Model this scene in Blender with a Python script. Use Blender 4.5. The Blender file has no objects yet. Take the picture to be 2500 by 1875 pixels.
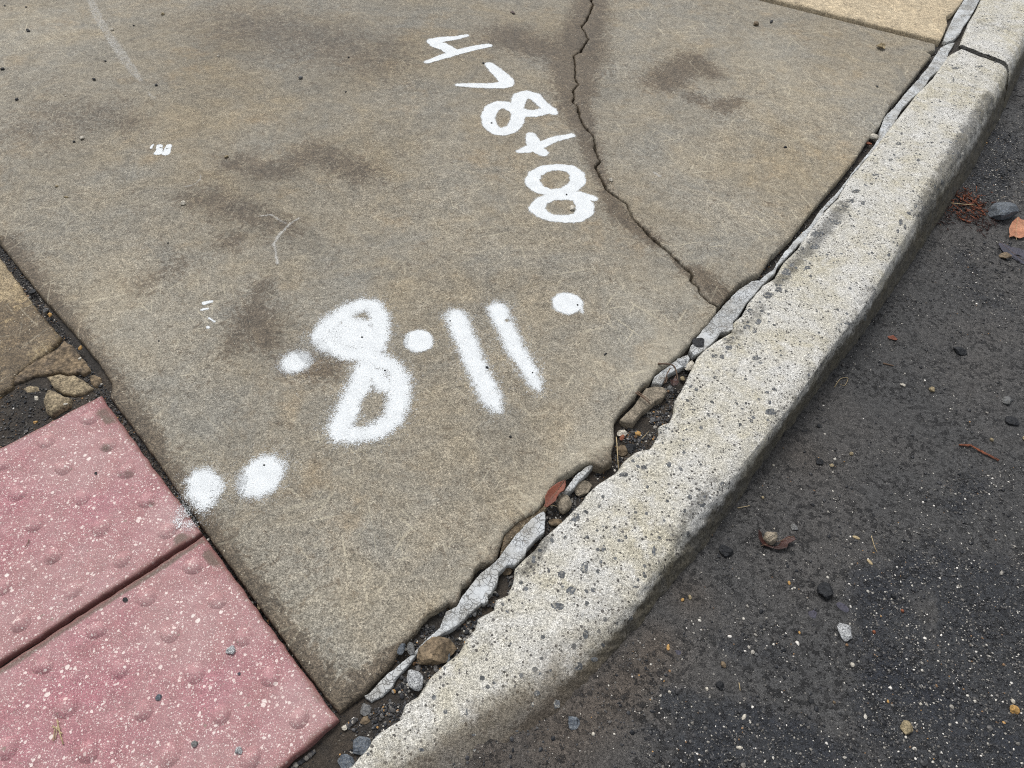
import bpy, math, random
import numpy as np
from mathutils import Vector, Matrix
from mathutils.geometry import delaunay_2d_cdt

# ---------------------------------------------------------------- camera, sky, sun, exposure
SC = bpy.context.scene
COL = SC.collection
CAM_H = 0.859; FPX = 1733.0; PITCH = math.radians(50.08); ROLL = math.radians(4.58)
cd = bpy.data.cameras.new('camera'); cam = bpy.data.objects.new('camera', cd); COL.objects.link(cam)
cd.sensor_fit = 'HORIZONTAL'; cd.sensor_width = 36; cd.lens = 36*FPX/2500
cd.clip_start = .01; cd.clip_end = 1000
cam.matrix_world = Matrix.Translation((0, 0, CAM_H)) @ Matrix.Rotation(math.pi/2-PITCH, 4, 'X') @ Matrix.Rotation(ROLL, 4, 'Z')
SC.camera = cam
W = bpy.data.worlds.new('World'); SC.world = W; W.use_nodes = True
nt = W.node_tree; bg = nt.nodes['Background']
sky = nt.nodes.new('ShaderNodeTexSky'); sky.sky_type = 'NISHITA'; sky.sun_disc = False
SUN_EL = math.radians(58); SUN_AZ = math.radians(-25)       # azimuth from +Y, towards +X positive
sky.sun_elevation = SUN_EL; sky.sun_rotation = SUN_AZ; sky.dust_density = 4; sky.air_density = 1.0
hs = nt.nodes.new('ShaderNodeHueSaturation'); hs.inputs['Saturation'].default_value = .22
nt.links.new(sky.outputs[0], hs.inputs['Color']); nt.links.new(hs.outputs[0], bg.inputs[0])
bg.inputs[1].default_value = .15
sl = bpy.data.lights.new('sun', 'SUN'); sl.energy = 1.5; sl.angle = math.radians(22); sl.color = (1, .975, .94)
so = bpy.data.objects.new('sun', sl); COL.objects.link(so)
dirv = Vector((math.sin(SUN_AZ)*math.cos(SUN_EL), math.cos(SUN_AZ)*math.cos(SUN_EL), math.sin(SUN_EL)))
so.rotation_euler = dirv.to_track_quat('Z', 'Y').to_euler(); so.location = dirv*5
SC.view_settings.view_transform = 'Standard'; SC.view_settings.look = 'None'
SC.view_settings.exposure = 0.0; SC.view_settings.gamma = 1
SC.render.engine = 'CYCLES'; SC.cycles.max_bounces = 6; SC.cycles.use_denoising = False; SC.cycles.filter_width = 1.1

# ---------------------------------------------------------------- pixel <-> world helpers
_r = np.array([1, 0, 0.]); _f = np.array([0, math.cos(PITCH), -math.sin(PITCH)]); _u = np.cross(_r, _f)
RV = math.cos(ROLL)*_r+math.sin(ROLL)*_u; UV = -math.sin(ROLL)*_r+math.cos(ROLL)*_u

def U(x, y, z=0.0):
    """where the photo's pixel (x, y of 2500 x 1875) meets the level z"""
    d = _f+RV*(x-1250)/FPX-UV*(y-937.5)/FPX
    return np.array([0, 0, CAM_H])+d*(z-CAM_H)/d[2]

def UZ(x, y, zf):
    z = 0.
    for _ in range(6):
        p = U(x, y, z); z = float(zf(p[0], p[1]))
    return U(x, y, z)

def CR(ox, oy, pts):            # points read in an enlarged crop -> photo pixels
    return [(ox+a/2.765, oy+b/2.765) for a, b in pts]

def WL(px, z=0.0): return np.array([U(a, b, z)[:2] for a, b in px])

# ---------------------------------------------------------------- noise
def _h(ix, iy, s):
    n = (ix.astype(np.int64)*374761393+iy.astype(np.int64)*668265263+s*1274126177) & 0xffffffff
    n = ((n ^ (n >> 13))*1274126177) & 0xffffffff
    return ((n ^ (n >> 16)) & 0xffff)/65535.0

def vn(x, y, s=0):
    x = np.asarray(x, float); y = np.asarray(y, float)
    ix = np.floor(x); iy = np.floor(y); fx = x-ix; fy = y-iy
    fx = fx*fx*(3-2*fx); fy = fy*fy*(3-2*fy)
    a = _h(ix, iy, s); b = _h(ix+1, iy, s); c = _h(ix, iy+1, s); d = _h(ix+1, iy+1, s)
    return (a*(1-fx)+b*fx)*(1-fy)+(c*(1-fx)+d*fx)*fy

def fbm(x, y, f, o=3, s=0):
    t = 0; a = .5; n = 0
    for k in range(o):
        t = t+a*(vn(np.asarray(x)*f+k*17.3, np.asarray(y)*f-k*9.1, s+k)-.5); n += a; a *= .5; f *= 2.1
    return t/n

def sstep(a, b, x):
    t = np.clip((x-a)/(b-a), 0, 1); return t*t*(3-2*t)

def rz(x, y):                   # the road: falls away from the kerb ramp, muddy and uneven
    x = np.asarray(x, float); y = np.asarray(y, float)
    z = -.1*(1-np.exp(-np.clip(y-.2, 0, 99)/.45))-.0045
    z = z-.0025*np.exp(-((x+.02)**2+(y-.2)**2)/.02)
    return z+.004*fbm(x, y, 7, 2, 5)+.0028*fbm(x, y, 40, 2, 9)+.0012*fbm(x, y, 160, 2, 21)

def sz(x, y):                   # top of the concrete walk
    return .0022*fbm(x, y, 3.2, 3, 31)

def gz(x, y):                   # dirt under and between the slabs
    x = np.asarray(x, float); y = np.asarray(y, float)
    d = -.019+.013*sstep(.42, .2, y)*sstep(-.3, -.1, x)+.009*sstep(-.3, -.55, x)
    d = np.where((x > 1.08) & (y > 1.5), -.012, d)
    return d+.006*fbm(x, y, 22, 2, 41)+.003*fbm(x, y, 110, 2, 47)

# ---------------------------------------------------------------- mesh helpers
def lin(c):
    return tuple(((v/255)/12.92 if v/255 <= .04045 else ((v/255+.055)/1.055)**2.4) for v in c)

def mesh(name, V, Fc, mat=None, parent=None, smooth=True, attrs=None):
    me = bpy.data.meshes.new(name)
    V = np.asarray(V, float)
    me.from_pydata(V.tolist(), [], Fc if isinstance(Fc, list) else np.asarray(Fc).tolist())
    me.update()
    if smooth: me.polygons.foreach_set('use_smooth', np.ones(len(me.polygons), bool))
    for k, a in (attrs or {}).items():
        a = np.asarray(a, float)
        if a.ndim == 1:
            at = me.attributes.new(k, 'FLOAT', 'POINT'); at.data.foreach_set('value', a)
        else:
            at = me.attributes.new(k, 'FLOAT_COLOR', 'POINT')
            at.data.foreach_set('color', np.concatenate([a, np.ones((len(a), 1))], 1).ravel())
    o = bpy.data.objects.new(name, me); COL.objects.link(o)
    if mat: me.materials.append(mat)
    if parent: o.parent = parent
    return o

def tag(o, label, cat, group=None):
    o['label'] = label; o['category'] = cat
    if group: o['group'] = group
    return o

def struct(o): o['kind'] = 'structure'; return o

def recentre(o):                # the origin of a thing goes to its base
    me = o.data; n = len(me.vertices); co = np.empty(n*3); me.vertices.foreach_get('co', co); co = co.reshape(-1, 3)
    c = np.array([(co[:, 0].min()+co[:, 0].max())/2, (co[:, 1].min()+co[:, 1].max())/2, co[:, 2].min()])
    me.vertices.foreach_set('co', (co-c).ravel()); me.update(); o.location = c
    return o

def resample(P, d, closed=True, jit=0, seed=0):
    P = np.asarray(P, float); Q = np.vstack([P, P[:1]]) if closed else P
    out = []
    for a, b in zip(Q[:-1], Q[1:]):
        L = np.linalg.norm(b-a); n = max(1, int(math.ceil(L/d))) if L < 1.0 or d > .05 else int(L/.05)
        for k in range(n): out.append(a+(b-a)*k/n)
    if not closed: out.append(Q[-1])
    out = np.array(out)
    if jit:
        nx = fbm(out[:, 0], out[:, 1], 140, 3, seed)+.8*fbm(out[:, 0], out[:, 1], 35, 2, seed+3)
        ny = fbm(out[:, 0], out[:, 1], 140, 3, seed+50)+.8*fbm(out[:, 0], out[:, 1], 35, 2, seed+53)
        out = out+np.stack([nx, ny], 1)*jit*2
    return out

def segdist(P, A, B):           # distance from each P to the nearest segment, index, param
    best = np.full(len(P), 1e9); bi = np.zeros(len(P), int); bt = np.zeros(len(P))
    for k in range(len(A)):
        ab = B[k]-A[k]; L = ab@ab+1e-15
        t = np.clip(((P-A[k])@ab)/L, 0, 1)
        q = P-(A[k]+t[:, None]*ab); d = (q*q).sum(1)
        m = d < best; best[m] = d[m]; bi[m] = k; bt[m] = t[m]
    return np.sqrt(best), bi, bt

def inside(P, poly):
    x, y = P[:, 0], P[:, 1]; c = np.zeros(len(P), bool); n = len(poly)
    for i in range(n):
        x1, y1 = poly[i]; x2, y2 = poly[(i+1) % n]
        if y1 == y2: continue
        m = ((y1 > y) != (y2 > y)) & (x < (x2-x1)*(y-y1)/(y2-y1)+x1)
        c ^= m
    return c

def patch(name, outline, sp, zf, depth, mat, parent=None, rings=(.0015, .004), rnd=.004, dl=.004, jit=0.,
          extra=None, seed=0, focus=None):
    """a solid slab from an outline: rounded arris, real sides going down by depth"""
    O = resample(outline, dl, True, jit, seed)
    n = len(O)
    area = .5*np.sum(O[:, 0]*np.roll(O[:, 1], -1)-O[:, 1]*np.roll(O[:, 0], -1))
    if area < 0: O = O[::-1].copy()
    A, B = O, np.roll(O, -1, 0)
    lo, hi = O.min(0), O.max(0)
    if focus: glo, ghi = np.maximum(lo, focus[0]), np.minimum(hi, focus[1])
    else: glo, ghi = lo, hi
    gx = np.arange(glo[0], ghi[0], sp); gy = np.arange(glo[1], ghi[1], sp)
    G = np.array(np.meshgrid(gx, gy)).reshape(2, -1).T
    rr = random.Random(seed+1); rng = np.random.default_rng(seed+1)
    G = G+rng.uniform(-.25, .25, G.shape)*sp
    cand = [G]
    T = np.roll(O, -1, 0)-np.roll(O, 1, 0); T /= (np.linalg.norm(T, axis=1)[:, None]+1e-12)
    Nn = np.stack([-T[:, 1], T[:, 0]], 1)
    for r in rings: cand.append(O+Nn*r)
    keep = [O]
    for k, Cc in enumerate(cand):
        if not len(Cc): continue
        Cc = Cc[inside(Cc, O)]
        if not len(Cc): continue
        # coarse distance first
        d, _, _ = segdist(Cc, A, B)
        lim = (rings[-1] if rings else 0)+sp*.35 if k == 0 else rings[k-1]*.85
        keep.append(Cc[d > lim])
    P = np.vstack(keep)
    res = delaunay_2d_cdt([Vector(p) for p in P], [], [list(range(n))], 1, 1e-7)
    V = np.array([(v.x, v.y) for v in res[0]]); Fc = [list(f) for f in res[2]]
    d, _, _ = segdist(V, A, B)
    z = np.asarray(zf(V[:, 0], V[:, 1]), float)*np.ones(len(V))
    t = np.clip(1-d/rnd, 0, 1); z = z-rnd*(1-np.sqrt(np.clip(1-t*t, 0, 1)))*.8
    V3 = np.column_stack([V, z])
    ec = {}
    for f in Fc:
        for i in range(len(f)):
            e = (f[i], f[(i+1) % len(f)]); ec[e] = 1
    bd = [e for e in ec if (e[1], e[0]) not in ec]
    ids = sorted({v for e in bd for v in e}); mp = {v: len(V3)+i for i, v in enumerate(ids)}
    low = V3[ids].copy(); low[:, 2] -= depth
    V3 = np.vstack([V3, low]); Fc += [[b, a, mp[a], mp[b]] for a, b in bd]
    dd = np.concatenate([d, np.full(len(ids), -depth)])
    at = {'edge': dd}
    if extra:
        for k, fn in extra.items(): at[k] = fn(V3)
    return mesh(name, V3, Fc, mat, parent, True, at)

def strokes_field(P, strokes, zf=None, soft=1.0, k=1.0):
    """max over strokes of strength*falloff; a stroke is ([(px,py,rpx)...], strength)"""
    out = np.zeros(len(P))
    for pts, s in strokes:
        w = [U(a, b)[:2] for a, b, r in pts]
        rr = [k*r*np.linalg.norm(U(a+5, b+0)[:2]-U(a-5, b)[:2])/10 for a, b, r in pts]
        if len(w) == 1: w = w*2; rr = rr*2
        w = np.array(w); rr = np.array(rr)
        m = np.ones(len(P), bool); mg = rr.max()*2.2
        m &= (P[:, 0] > w[:, 0].min()-mg) & (P[:, 0] < w[:, 0].max()+mg) & (P[:, 1] > w[:, 1].min()-mg) & (P[:, 1] < w[:, 1].max()+mg)
        if not m.any(): continue
        Q = P[m][:, :2]; d, bi, bt = segdist(Q, w[:-1], w[1:]); r = rr[bi]*(1-bt)+rr[bi+1]*bt
        v = s*np.exp(-(d/r)**2*soft)
        o = out[m]; out[m] = np.where(np.abs(v) > np.abs(o), v, o)
    return out

# ---------------------------------------------------------------- materials
class Mt:
    def __init__(s, name):
        s.m = bpy.data.materials.new(name); s.m.use_nodes = True; s.t = s.m.node_tree; s.N = s.t.nodes
        s.b = s.N['Principled BSDF']; s.tc = s.N.new('ShaderNodeTexCoord').outputs['Object']
        s.nrm = None
    def L(s, a, b): s.t.links.new(a, b)
    def put(s, sock, v):
        if isinstance(v, bpy.types.NodeSocket): s.L(v, sock)
        elif isinstance(v, tuple) and len(v) == 3 and sock.type == 'RGBA': sock.default_value = (*v, 1)
        else: sock.default_value = v
    def noise(s, sc, det=3, ro=.6, vec=None, dist=0, out='Fac'):
        n = s.N.new('ShaderNodeTexNoise'); s.L(vec or s.tc, n.inputs['Vector'])
        n.inputs['Scale'].default_value = sc; n.inputs['Detail'].default_value = det
        n.inputs['Roughness'].default_value = ro; n.inputs['Distortion'].default_value = dist
        return n.outputs[out]
    def vor(s, sc, feat='F1', vec=None, out='Distance', rnd=1):
        n = s.N.new('ShaderNodeTexVoronoi'); n.feature = feat; s.L(vec or s.tc, n.inputs['Vector'])
        n.inputs['Scale'].default_value = sc; n.inputs['Randomness'].default_value = rnd
        return n.outputs[out] if out else n
    def white(s, sc): return s.mr(s.noise(sc*1.25, 0, .5), .25, .75)
    def math(s, op, a, b=0., c=None, clamp=False):
        n = s.N.new('ShaderNodeMath'); n.operation = op; n.use_clamp = clamp
        s.put(n.inputs[0], a); s.put(n.inputs[1], b)
        if c is not None: s.put(n.inputs[2], c)
        return n.outputs[0]
    def mr(s, v, a, b, c=0., d=1., smooth=False):
        n = s.N.new('ShaderNodeMapRange'); n.interpolation_type = 'SMOOTHSTEP' if smooth else 'LINEAR'
        s.put(n.inputs['Value'], v)
        for k, x in zip(('From Min', 'From Max', 'To Min', 'To Max'), (a, b, c, d)): s.put(n.inputs[k], x)
        return n.outputs[0]
    def mix(s, f, a, b, mode='MIX'):
        n = s.N.new('ShaderNodeMix'); n.data_type = 'RGBA'; n.blend_type = mode
        s.put(n.inputs[0], f); s.put(n.inputs[6], a); s.put(n.inputs[7], b); return n.outputs[2]
    def mul(s, col, f):         # colour times value
        n = s.N.new('ShaderNodeVectorMath'); n.operation = 'SCALE'; s.put(n.inputs[0], col); s.put(n.inputs['Scale'], f)
        return n.outputs[0]
    def attr(s, name, out='Fac'):
        n = s.N.new('ShaderNodeAttribute'); n.attribute_name = name; return n.outputs[out]
    def warp(s, sc, amt):
        n = s.noise(sc, 2, .6, out='Color')
        a = s.N.new('ShaderNodeVectorMath'); a.operation = 'SUBTRACT'; s.L(n, a.inputs[0]); a.inputs[1].default_value = (.5, .5, .5)
        b = s.N.new('ShaderNodeVectorMath'); b.operation = 'SCALE'; s.L(a.outputs[0], b.inputs[0]); b.inputs['Scale'].default_value = amt
        c = s.N.new('ShaderNodeVectorMath'); c.operation = 'ADD'; s.L(b.outputs[0], c.inputs[0]); s.L(s.tc, c.inputs[1]); return c.outputs[0]
    def sepz(s, node='Z'):
        n = s.N.new('ShaderNodeSeparateXYZ'); s.L(s.tc, n.inputs[0]); return n.outputs[node]
    def bump(s, h, dist, strength=1.):
        n = s.N.new('ShaderNodeBump'); s.put(n.inputs['Height'], h); n.inputs['Distance'].default_value = dist
        n.inputs['Strength'].default_value = strength
        if s.nrm: s.L(s.nrm, n.inputs['Normal'])
        s.nrm = n.outputs[0]
    def done(s, col, rough=.8, spec=.3):
        s.put(s.b.inputs['Base Color'], col); s.put(s.b.inputs['Roughness'], rough)
        s.b.inputs['Specular IOR Level'].default_value = spec
        if s.nrm: s.L(s.nrm, s.b.inputs['Normal'])
        return s.m

def chips(m, scale, prob, size, warp):          # mask of angular stones set in a matrix + their random colour
    v = m.vor(scale, 'F1', warp, None)
    sep = m.N.new('ShaderNodeSeparateColor'); m.L(v.outputs['Color'], sep.inputs[0])
    pick = m.math('LESS_THAN', sep.outputs[0], prob)
    sz_ = m.mr(sep.outputs[1], 0, 1, size*.45, size)
    inn = m.mr(m.math('SUBTRACT', sz_, v.outputs['Distance']), -.03, .03)
    return m.math('MULTIPLY', pick, inn), sep.outputs[2]

def mat_slab(name, c1, c2, warm):
    m = Mt(name)
    big = m.noise(2.3, 4, .6, dist=.6); mid = m.noise(9, 5, .65, dist=.8); blot = m.noise(38, 4, .7)
    g1 = m.noise(750, 2, .8); g2 = m.noise(330, 3, .75); g3 = m.noise(110, 2, .6)
    col = m.mix(m.mr(m.math('ADD', m.math('MULTIPLY', big, .6), m.math('MULTIPLY', mid, .4)), .38, .62), c1, c2)
    col = m.mix(m.mr(m.math('MULTIPLY', m.noise(16, 4, .7), m.noise(5.1, 2, .5)), .3, .44, 0, .4), col, warm)
    f = m.math('MULTIPLY', m.mr(g1, .36, .64, .55, 1.45), m.mr(g2, .36, .64, .58, 1.42))
    f = m.math('MULTIPLY', f, m.mr(m.white(640), 0, 1, .72, 1.28))
    f = m.math('MULTIPLY', f, m.mr(blot, .3, .7, .84, 1.16))
    f = m.math('MULTIPLY', f, m.mr(g3, .35, .65, .86, 1.14))
    f = m.math('MULTIPLY', f, m.mr(m.noise(62, 3, .6, dist=1), .35, .65, .88, 1.12))
    f = m.math('MULTIPLY', f, m.mr(mid, .3, .7, .84, 1.15))
    w = m.warp(60, .012)
    rip = m.mr(m.math('ABSOLUTE', m.math('SUBTRACT', m.noise(11, 4, .55, w, dist=1.2), .5)), 0, .018, 1, 0)   # thin dried tide lines
    rip = m.math('MULTIPLY', rip, m.math('MULTIPLY', m.mr(m.noise(4, 2, .5), .5, .66), m.mr(blot, .35, .65)))
    f = m.math('MULTIPLY', f, m.mr(rip, 0, 1, 1, .66))
    st = m.attr('stain')
    sn = m.math('ADD', m.math('MULTIPLY', m.noise(40, 7, .74, dist=2.6), 2.7), m.math('MULTIPLY', m.noise(150, 2, .6), .3))
    stn = m.mr(m.math('ADD', st, m.math('SUBTRACT', sn, 1.48)), .05, .62, 0, 1, True)
    net = m.noise(26, 4, .6, dist=2.2); net = m.mr(m.math('ABSOLUTE', m.math('SUBTRACT', net, .5)), 0, .034, 1, 0)
    net = m.math('MULTIPLY', net, m.mr(st, .08, .4, 0, 1))
    f = m.math('MULTIPLY', f, m.mr(net, 0, 1, 1, .5))
    f = m.math('MULTIPLY', f, m.mr(m.attr('tone'), -1, 1, .66, 1.34))
    f = m.math('MULTIPLY', f, m.mr(stn, 0, 1, 1, .58))
    col = m.mix(stn, col, m.mix(.6, col, lin((120, 102, 80))))
    wr = m.math('MULTIPLY', m.attr('wear'), m.mr(m.noise(70, 4, .75), .38, .62, .25, 1.15))
    col = m.mul(col, f)
    col = m.mix(m.math('MULTIPLY', wr, .5, clamp=True), col, m.mul(lin((196, 189, 170)), m.mr(g1, .3, .7, .6, 1.3)))
    ck, cc = chips(m, 420, .09, .38, w)
    col = m.mix(m.math('MULTIPLY', ck, .75), col, m.mix(m.math('GREATER_THAN', cc, .6), lin((205, 198, 180)), lin((60, 56, 52))))
    lines = None
    for an, st_, sc_ in ((.7, 70, 2.2), (-.35, 60, 1.7), (1.25, 80, 1.9), (2.0, 55, 2.4)):
        scr = m.N.new('ShaderNodeMapping'); vr = m.N.new('ShaderNodeVectorRotate'); vr.rotation_type = 'Z_AXIS'; vr.inputs['Angle'].default_value = an; m.L(m.warp(6, .012), vr.inputs['Vector']); m.L(vr.outputs[0], scr.inputs['Vector']); scr.inputs['Scale'].default_value = (4.5, st_, 1); scr.inputs['Location'].default_value = (an*3, an, 0)
        l1 = m.mr(m.noise(sc_, 2, .5, scr.outputs[0]), .65, .69, 0, 1)
        lines = l1 if lines is None else m.math('MAXIMUM', lines, l1)
    lines = m.math('MULTIPLY', lines, m.math('MULTIPLY', m.mr(m.noise(6, 3, .6), .40, .58, .1, .7), m.mr(m.attr('tone'), -.15, .15, .15, 1)))
    col = m.mix(m.math('MULTIPLY', lines, m.mr(g2, .34, .56)), col, lin((196, 188, 166)))
    m.bump(g1, .0010, .55); m.bump(g3, .0016, .5); m.bump(blot, .003, .35)
    return m.done(col, m.mr(stn, 0, 1, .82, .6), .28)

M_slab = mat_slab('weathered_concrete', lin((138, 135, 126)), lin((137, 127, 108)), lin((152, 132, 102)))
M_slab2 = mat_slab('buff_concrete', lin((190, 176, 150)), lin((182, 166, 138)), lin((198, 180, 150)))
M_buff = mat_slab('old_buff_concrete', lin((140, 130, 112)), lin((158, 138, 102)), lin((176, 146, 96)))

def mat_kerb():
    m = Mt('kerb_concrete'); w = m.warp(170, .003); w2 = m.warp(420, .0010)
    g1 = m.noise(760, 2, .8); g2 = m.noise(300, 3, .75); big = m.noise(7, 4, .65, dist=.5); mid = m.noise(30, 4, .7)
    col = m.mix(m.mr(big, .38, .62), lin((226, 225, 219)), lin((214, 208, 188)))
    col = m.mix(m.mr(mid, .48, .66, 0, .7), col, lin((238, 237, 232)))
    f = m.math('MULTIPLY', m.mr(g1, .36, .64, .56, 1.28), m.mr(g2, .36, .62, .62, 1.18))
    f = m.math('MULTIPLY', f, m.mr(m.white(600), 0, 1, .72, 1.16))
    col = m.mul(col, f)
    gr = m.attr('grime'); gm = m.mr(m.math('ADD', gr, m.math('MULTIPLY', m.math('SUBTRACT', m.noise(42, 6, .75), .5), 1.6)), .3, .75, 0, 1, True)
    dens = m.math('ADD', m.mr(m.noise(11, 4, .65), .38, .66, .08, .8), m.math('MULTIPLY', gr, .6))
    col = m.mul(col, m.mr(gm, 0, 1, 1, .4))
    for sc, pr, szz, dark, am in ((400, .4, .52, (104, 100, 90), .7), (230, .3, .5, (70, 68, 66), .95), (130, .14, .46, (66, 70, 74), .9)):
        k, c = chips(m, sc, m.math('MULTIPLY', dens, pr*1.6), szz, w if sc < 300 else w2)
        cc = m.mix(m.mr(c, 0, 1), lin(dark), lin(tuple(v+38 for v in dark)))
        cc = m.mul(cc, m.mr(g1, .3, .7, .7, 1.3))
        col = m.mix(m.math('MULTIPLY', k, am), col, cc)
    k, c = chips(m, 520, .16, .34, w2); col = m.mix(k, col, lin((236, 230, 214)))
    d = m.attr('dirt')
    dn = m.mr(m.math('ADD', d, m.math('MULTIPLY', m.math('SUBTRACT', m.noise(45, 5, .7), .5), .9)), .25, .8, 0, 1, True)
    mud = m.mul(m.mix(m.mr(mid, .35, .65), lin((100, 93, 76)), lin((70, 67, 60))), m.mr(g2, .3, .7, .6, 1.35))
    col = m.mix(m.math('MULTIPLY', dn, .88), col, mud)
    k9 = m.mr(m.noise(230, 4, .75), .53, .58); col = m.mix(m.math('MULTIPLY', m.math('MULTIPLY', k9, dn), .6), col, lin((38, 36, 32)))
    md = m.attr('mud')
    mn = m.mr(m.math('ADD', md, m.math('MULTIPLY', m.math('SUBTRACT', m.noise(28, 5, .72), .5), 1.3)), .05, 1.05, 0, 1, True)
    col = m.mix(m.math('MULTIPLY', mn, .85), col, m.mul(m.mix(m.attr('silt'), lin((128, 117, 98)), lin((88, 80, 71))), f))
    m.bump(g1, .0012, .6); m.bump(g2, .002, .5); m.bump(m.noise(90, 5, .75), .006, .8)
    return m.done(col, .82, .25)
M_kerb = mat_kerb()

def mat_road():
    m = Mt('wet_silt_on_asphalt'); co = m.attr('coarse'); w = m.warp(200, .003)
    g1 = m.noise(700, 3, .8); g2 = m.noise(190, 4, .75); big = m.noise(5, 4, .6)
    cm = m.mr(m.math('ADD', co, m.math('MULTIPLY', m.math('SUBTRACT', m.noise(24, 5, .72), .5), 1.2)), .3, .75, 0, 1, True)
    mudc = m.mix(m.mr(big, .38, .62), lin((90, 88, 86)), lin((80, 80, 80)))
    mudc = m.mix(m.attr('brown'), mudc, lin((94, 86, 78)))
    tar = m.mix(m.mr(m.noise(9, 3, .6), .4, .65), lin((64, 66, 69)), lin((46, 50, 58)))
    col = m.mix(cm, mudc, tar)
    f = m.math('MULTIPLY', m.mr(g1, .36, .64, .55, 1.45), m.mr(g2, .36, .64, .62, 1.3))
    f = m.math('MULTIPLY', f, m.mr(m.white(600), 0, 1, .72, 1.28))
    col = m.mul(col, f)
    pit = m.mr(m.noise(100, 4, .72, w), .53, .585)                 # dark pits and lumps poking through the silt
    pit = m.math('MULTIPLY', pit, m.mr(m.noise(17, 3, .6), .38, .6, .15, 1))
    col = m.mix(m.math('MULTIPLY', pit, .85), col, lin((26, 26, 28)))
    k, c = chips(m, 420, m.mr(cm, 0, 1, .10, .30), .4, w)
    col = m.mix(k, col, m.mix(m.mr(c, .55, 1), lin((66, 66, 68)), lin((150, 148, 142))))
    m.bump(g2, .007, .9); m.bump(g1, .0016, .8); m.bump(pit, .003, 1); m.bump(k, .0012, .7)
    ro = m.mr(m.noise(60, 4, .7), .35, .65, .38, .75)
    return m.done(col, ro, .45)
M_road = mat_road()

def mat_soil():
    m = Mt('joint_soil'); g1 = m.noise(600, 3, .8); g2 = m.noise(200, 4, .75); big = m.noise(16, 3, .6)
    col = m.mix(m.mr(big, .36, .62), lin((70, 62, 53)), lin((52, 49, 46)))
    col = m.mul(col, m.math('MULTIPLY', m.mr(g1, .3, .7, .5, 1.5), m.mr(g2, .3, .7, .6, 1.35)))
    k, c = chips(m, 300, .3, .42, m.warp(200, .004))
    col = m.mix(k, col, m.mix(m.mr(c, .5, 1), lin((46, 46, 47)), lin((120, 114, 104))))
    m.bump(g2, .006, .8); m.bump(k, .0015, .8)
    return m.done(col, .7, .35)
M_soil = mat_soil()

def mat_tile():
    m = Mt('red_exposed_aggregate'); w = m.warp(260, .0035); w2 = m.warp(600, .001)
    g1 = m.noise(750, 2, .8); g2 = m.noise(60, 4, .7)
    col = m.mix(m.mr(m.noise(9, 4, .6), .38, .62), lin((160, 110, 117)), lin((150, 106, 106)))
    col = m.mul(col, m.math('MULTIPLY', m.mr(g1, .36, .64, .62, 1.38), m.mr(g2, .3, .7, .8, 1.2)))
    haze_ = m.mr(m.noise(11, 3, .6), .36, .7, .05, .55); col = m.mix(haze_, col, lin((184, 156, 156)))
    tp = m.mr(m.attr('top'), .35, .9, 0, .28); col = m.mix(m.math('MULTIPLY', tp, m.mr(m.noise(140, 3, .7), .35, .6, .3, 1)), col, lin((206, 164, 164)))  # worn dome tops; the paler colour also paints in their lit side
    ring = m.math('MULTIPLY', m.mr(m.attr('top'), .02, .22, 1, 0), m.mr(m.attr('top'), .0, .01)); col = m.mix(m.math('MULTIPLY', ring, .35), col, lin((128, 82, 82)))  # dark red base ring, shading painted into the colour so domes read raised
    for sc, pr, szz, am, ww in ((720, .5, .44, .65, w2), (430, .38, .42, .75, w2), (230, .2, .44, .9, w), (125, .055, .36, .95, w)):
        k, c = chips(m, sc, pr, szz, ww)
        cc = m.mix(m.math('GREATER_THAN', c, .9), m.mix(c, lin((232, 222, 216)), lin((206, 176, 170))), lin((146, 128, 120)))
        col = m.mix(m.math('MULTIPLY', k, am), col, cc)
    e = m.attr('edge')
    d = m.math('ADD', m.mr(e, 0, .02, .8, 0), m.attr('stain'))
    dn = m.mr(m.math('ADD', d, m.math('MULTIPLY', m.math('SUBTRACT', m.noise(60, 4, .7), .5), .9)), .42, .95, 0, 1, True)
    col = m.mix(m.math('MULTIPLY', dn, .75), col, m.mul(lin((98, 92, 80)), m.mr(g1, .3, .7, .5, 1.4)))
    col = m.mix(m.mr(e, .001, .006, .5, 0), col, lin((132, 74, 72)))
    m.bump(g1, .001, .5); m.bump(g2, .003, .4)
    return m.done(col, .8, .3)
M_tile = mat_tile()

def mat_seal():
    m = Mt('crazed_sealant'); w = m.warp(120, .006)
    e1 = m.vor(130, 'DISTANCE_TO_EDGE', m.warp(70, .012)); e2 = m.vor(300, 'DISTANCE_TO_EDGE', w)
    g = m.noise(380, 3, .7); big = m.noise(26, 4, .65)
    col = m.mix(m.mr(big, .38, .62), lin((198, 202, 204)), lin((174, 174, 170)))
    col = m.mul(col, m.mr(g, .3, .7, .86, 1.12))
    ln = m.math('MAXIMUM', m.mr(e1, .0, .07, 1, 0), m.math('MULTIPLY', m.mr(e2, 0, .07, .7, 0), m.mr(m.noise(12, 2, .5), .45, .55)))
    ln = m.math('MULTIPLY', ln, m.mr(m.noise(30, 2, .6), .36, .52, .1, 1))
    col = m.mix(m.math('MULTIPLY', ln, .72), col, lin((66, 62, 56)))
    dt = m.mr(m.noise(75, 4, .75), .54, .66); col = m.mix(m.math('MULTIPLY', dt, .55), col, lin((104, 96, 84)))
    m.bump(m.math('SUBTRACT', 1., ln), .0014, .7); m.bump(big, .004, .5)
    return m.done(col, .75, .25)
M_seal = mat_seal()

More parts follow.
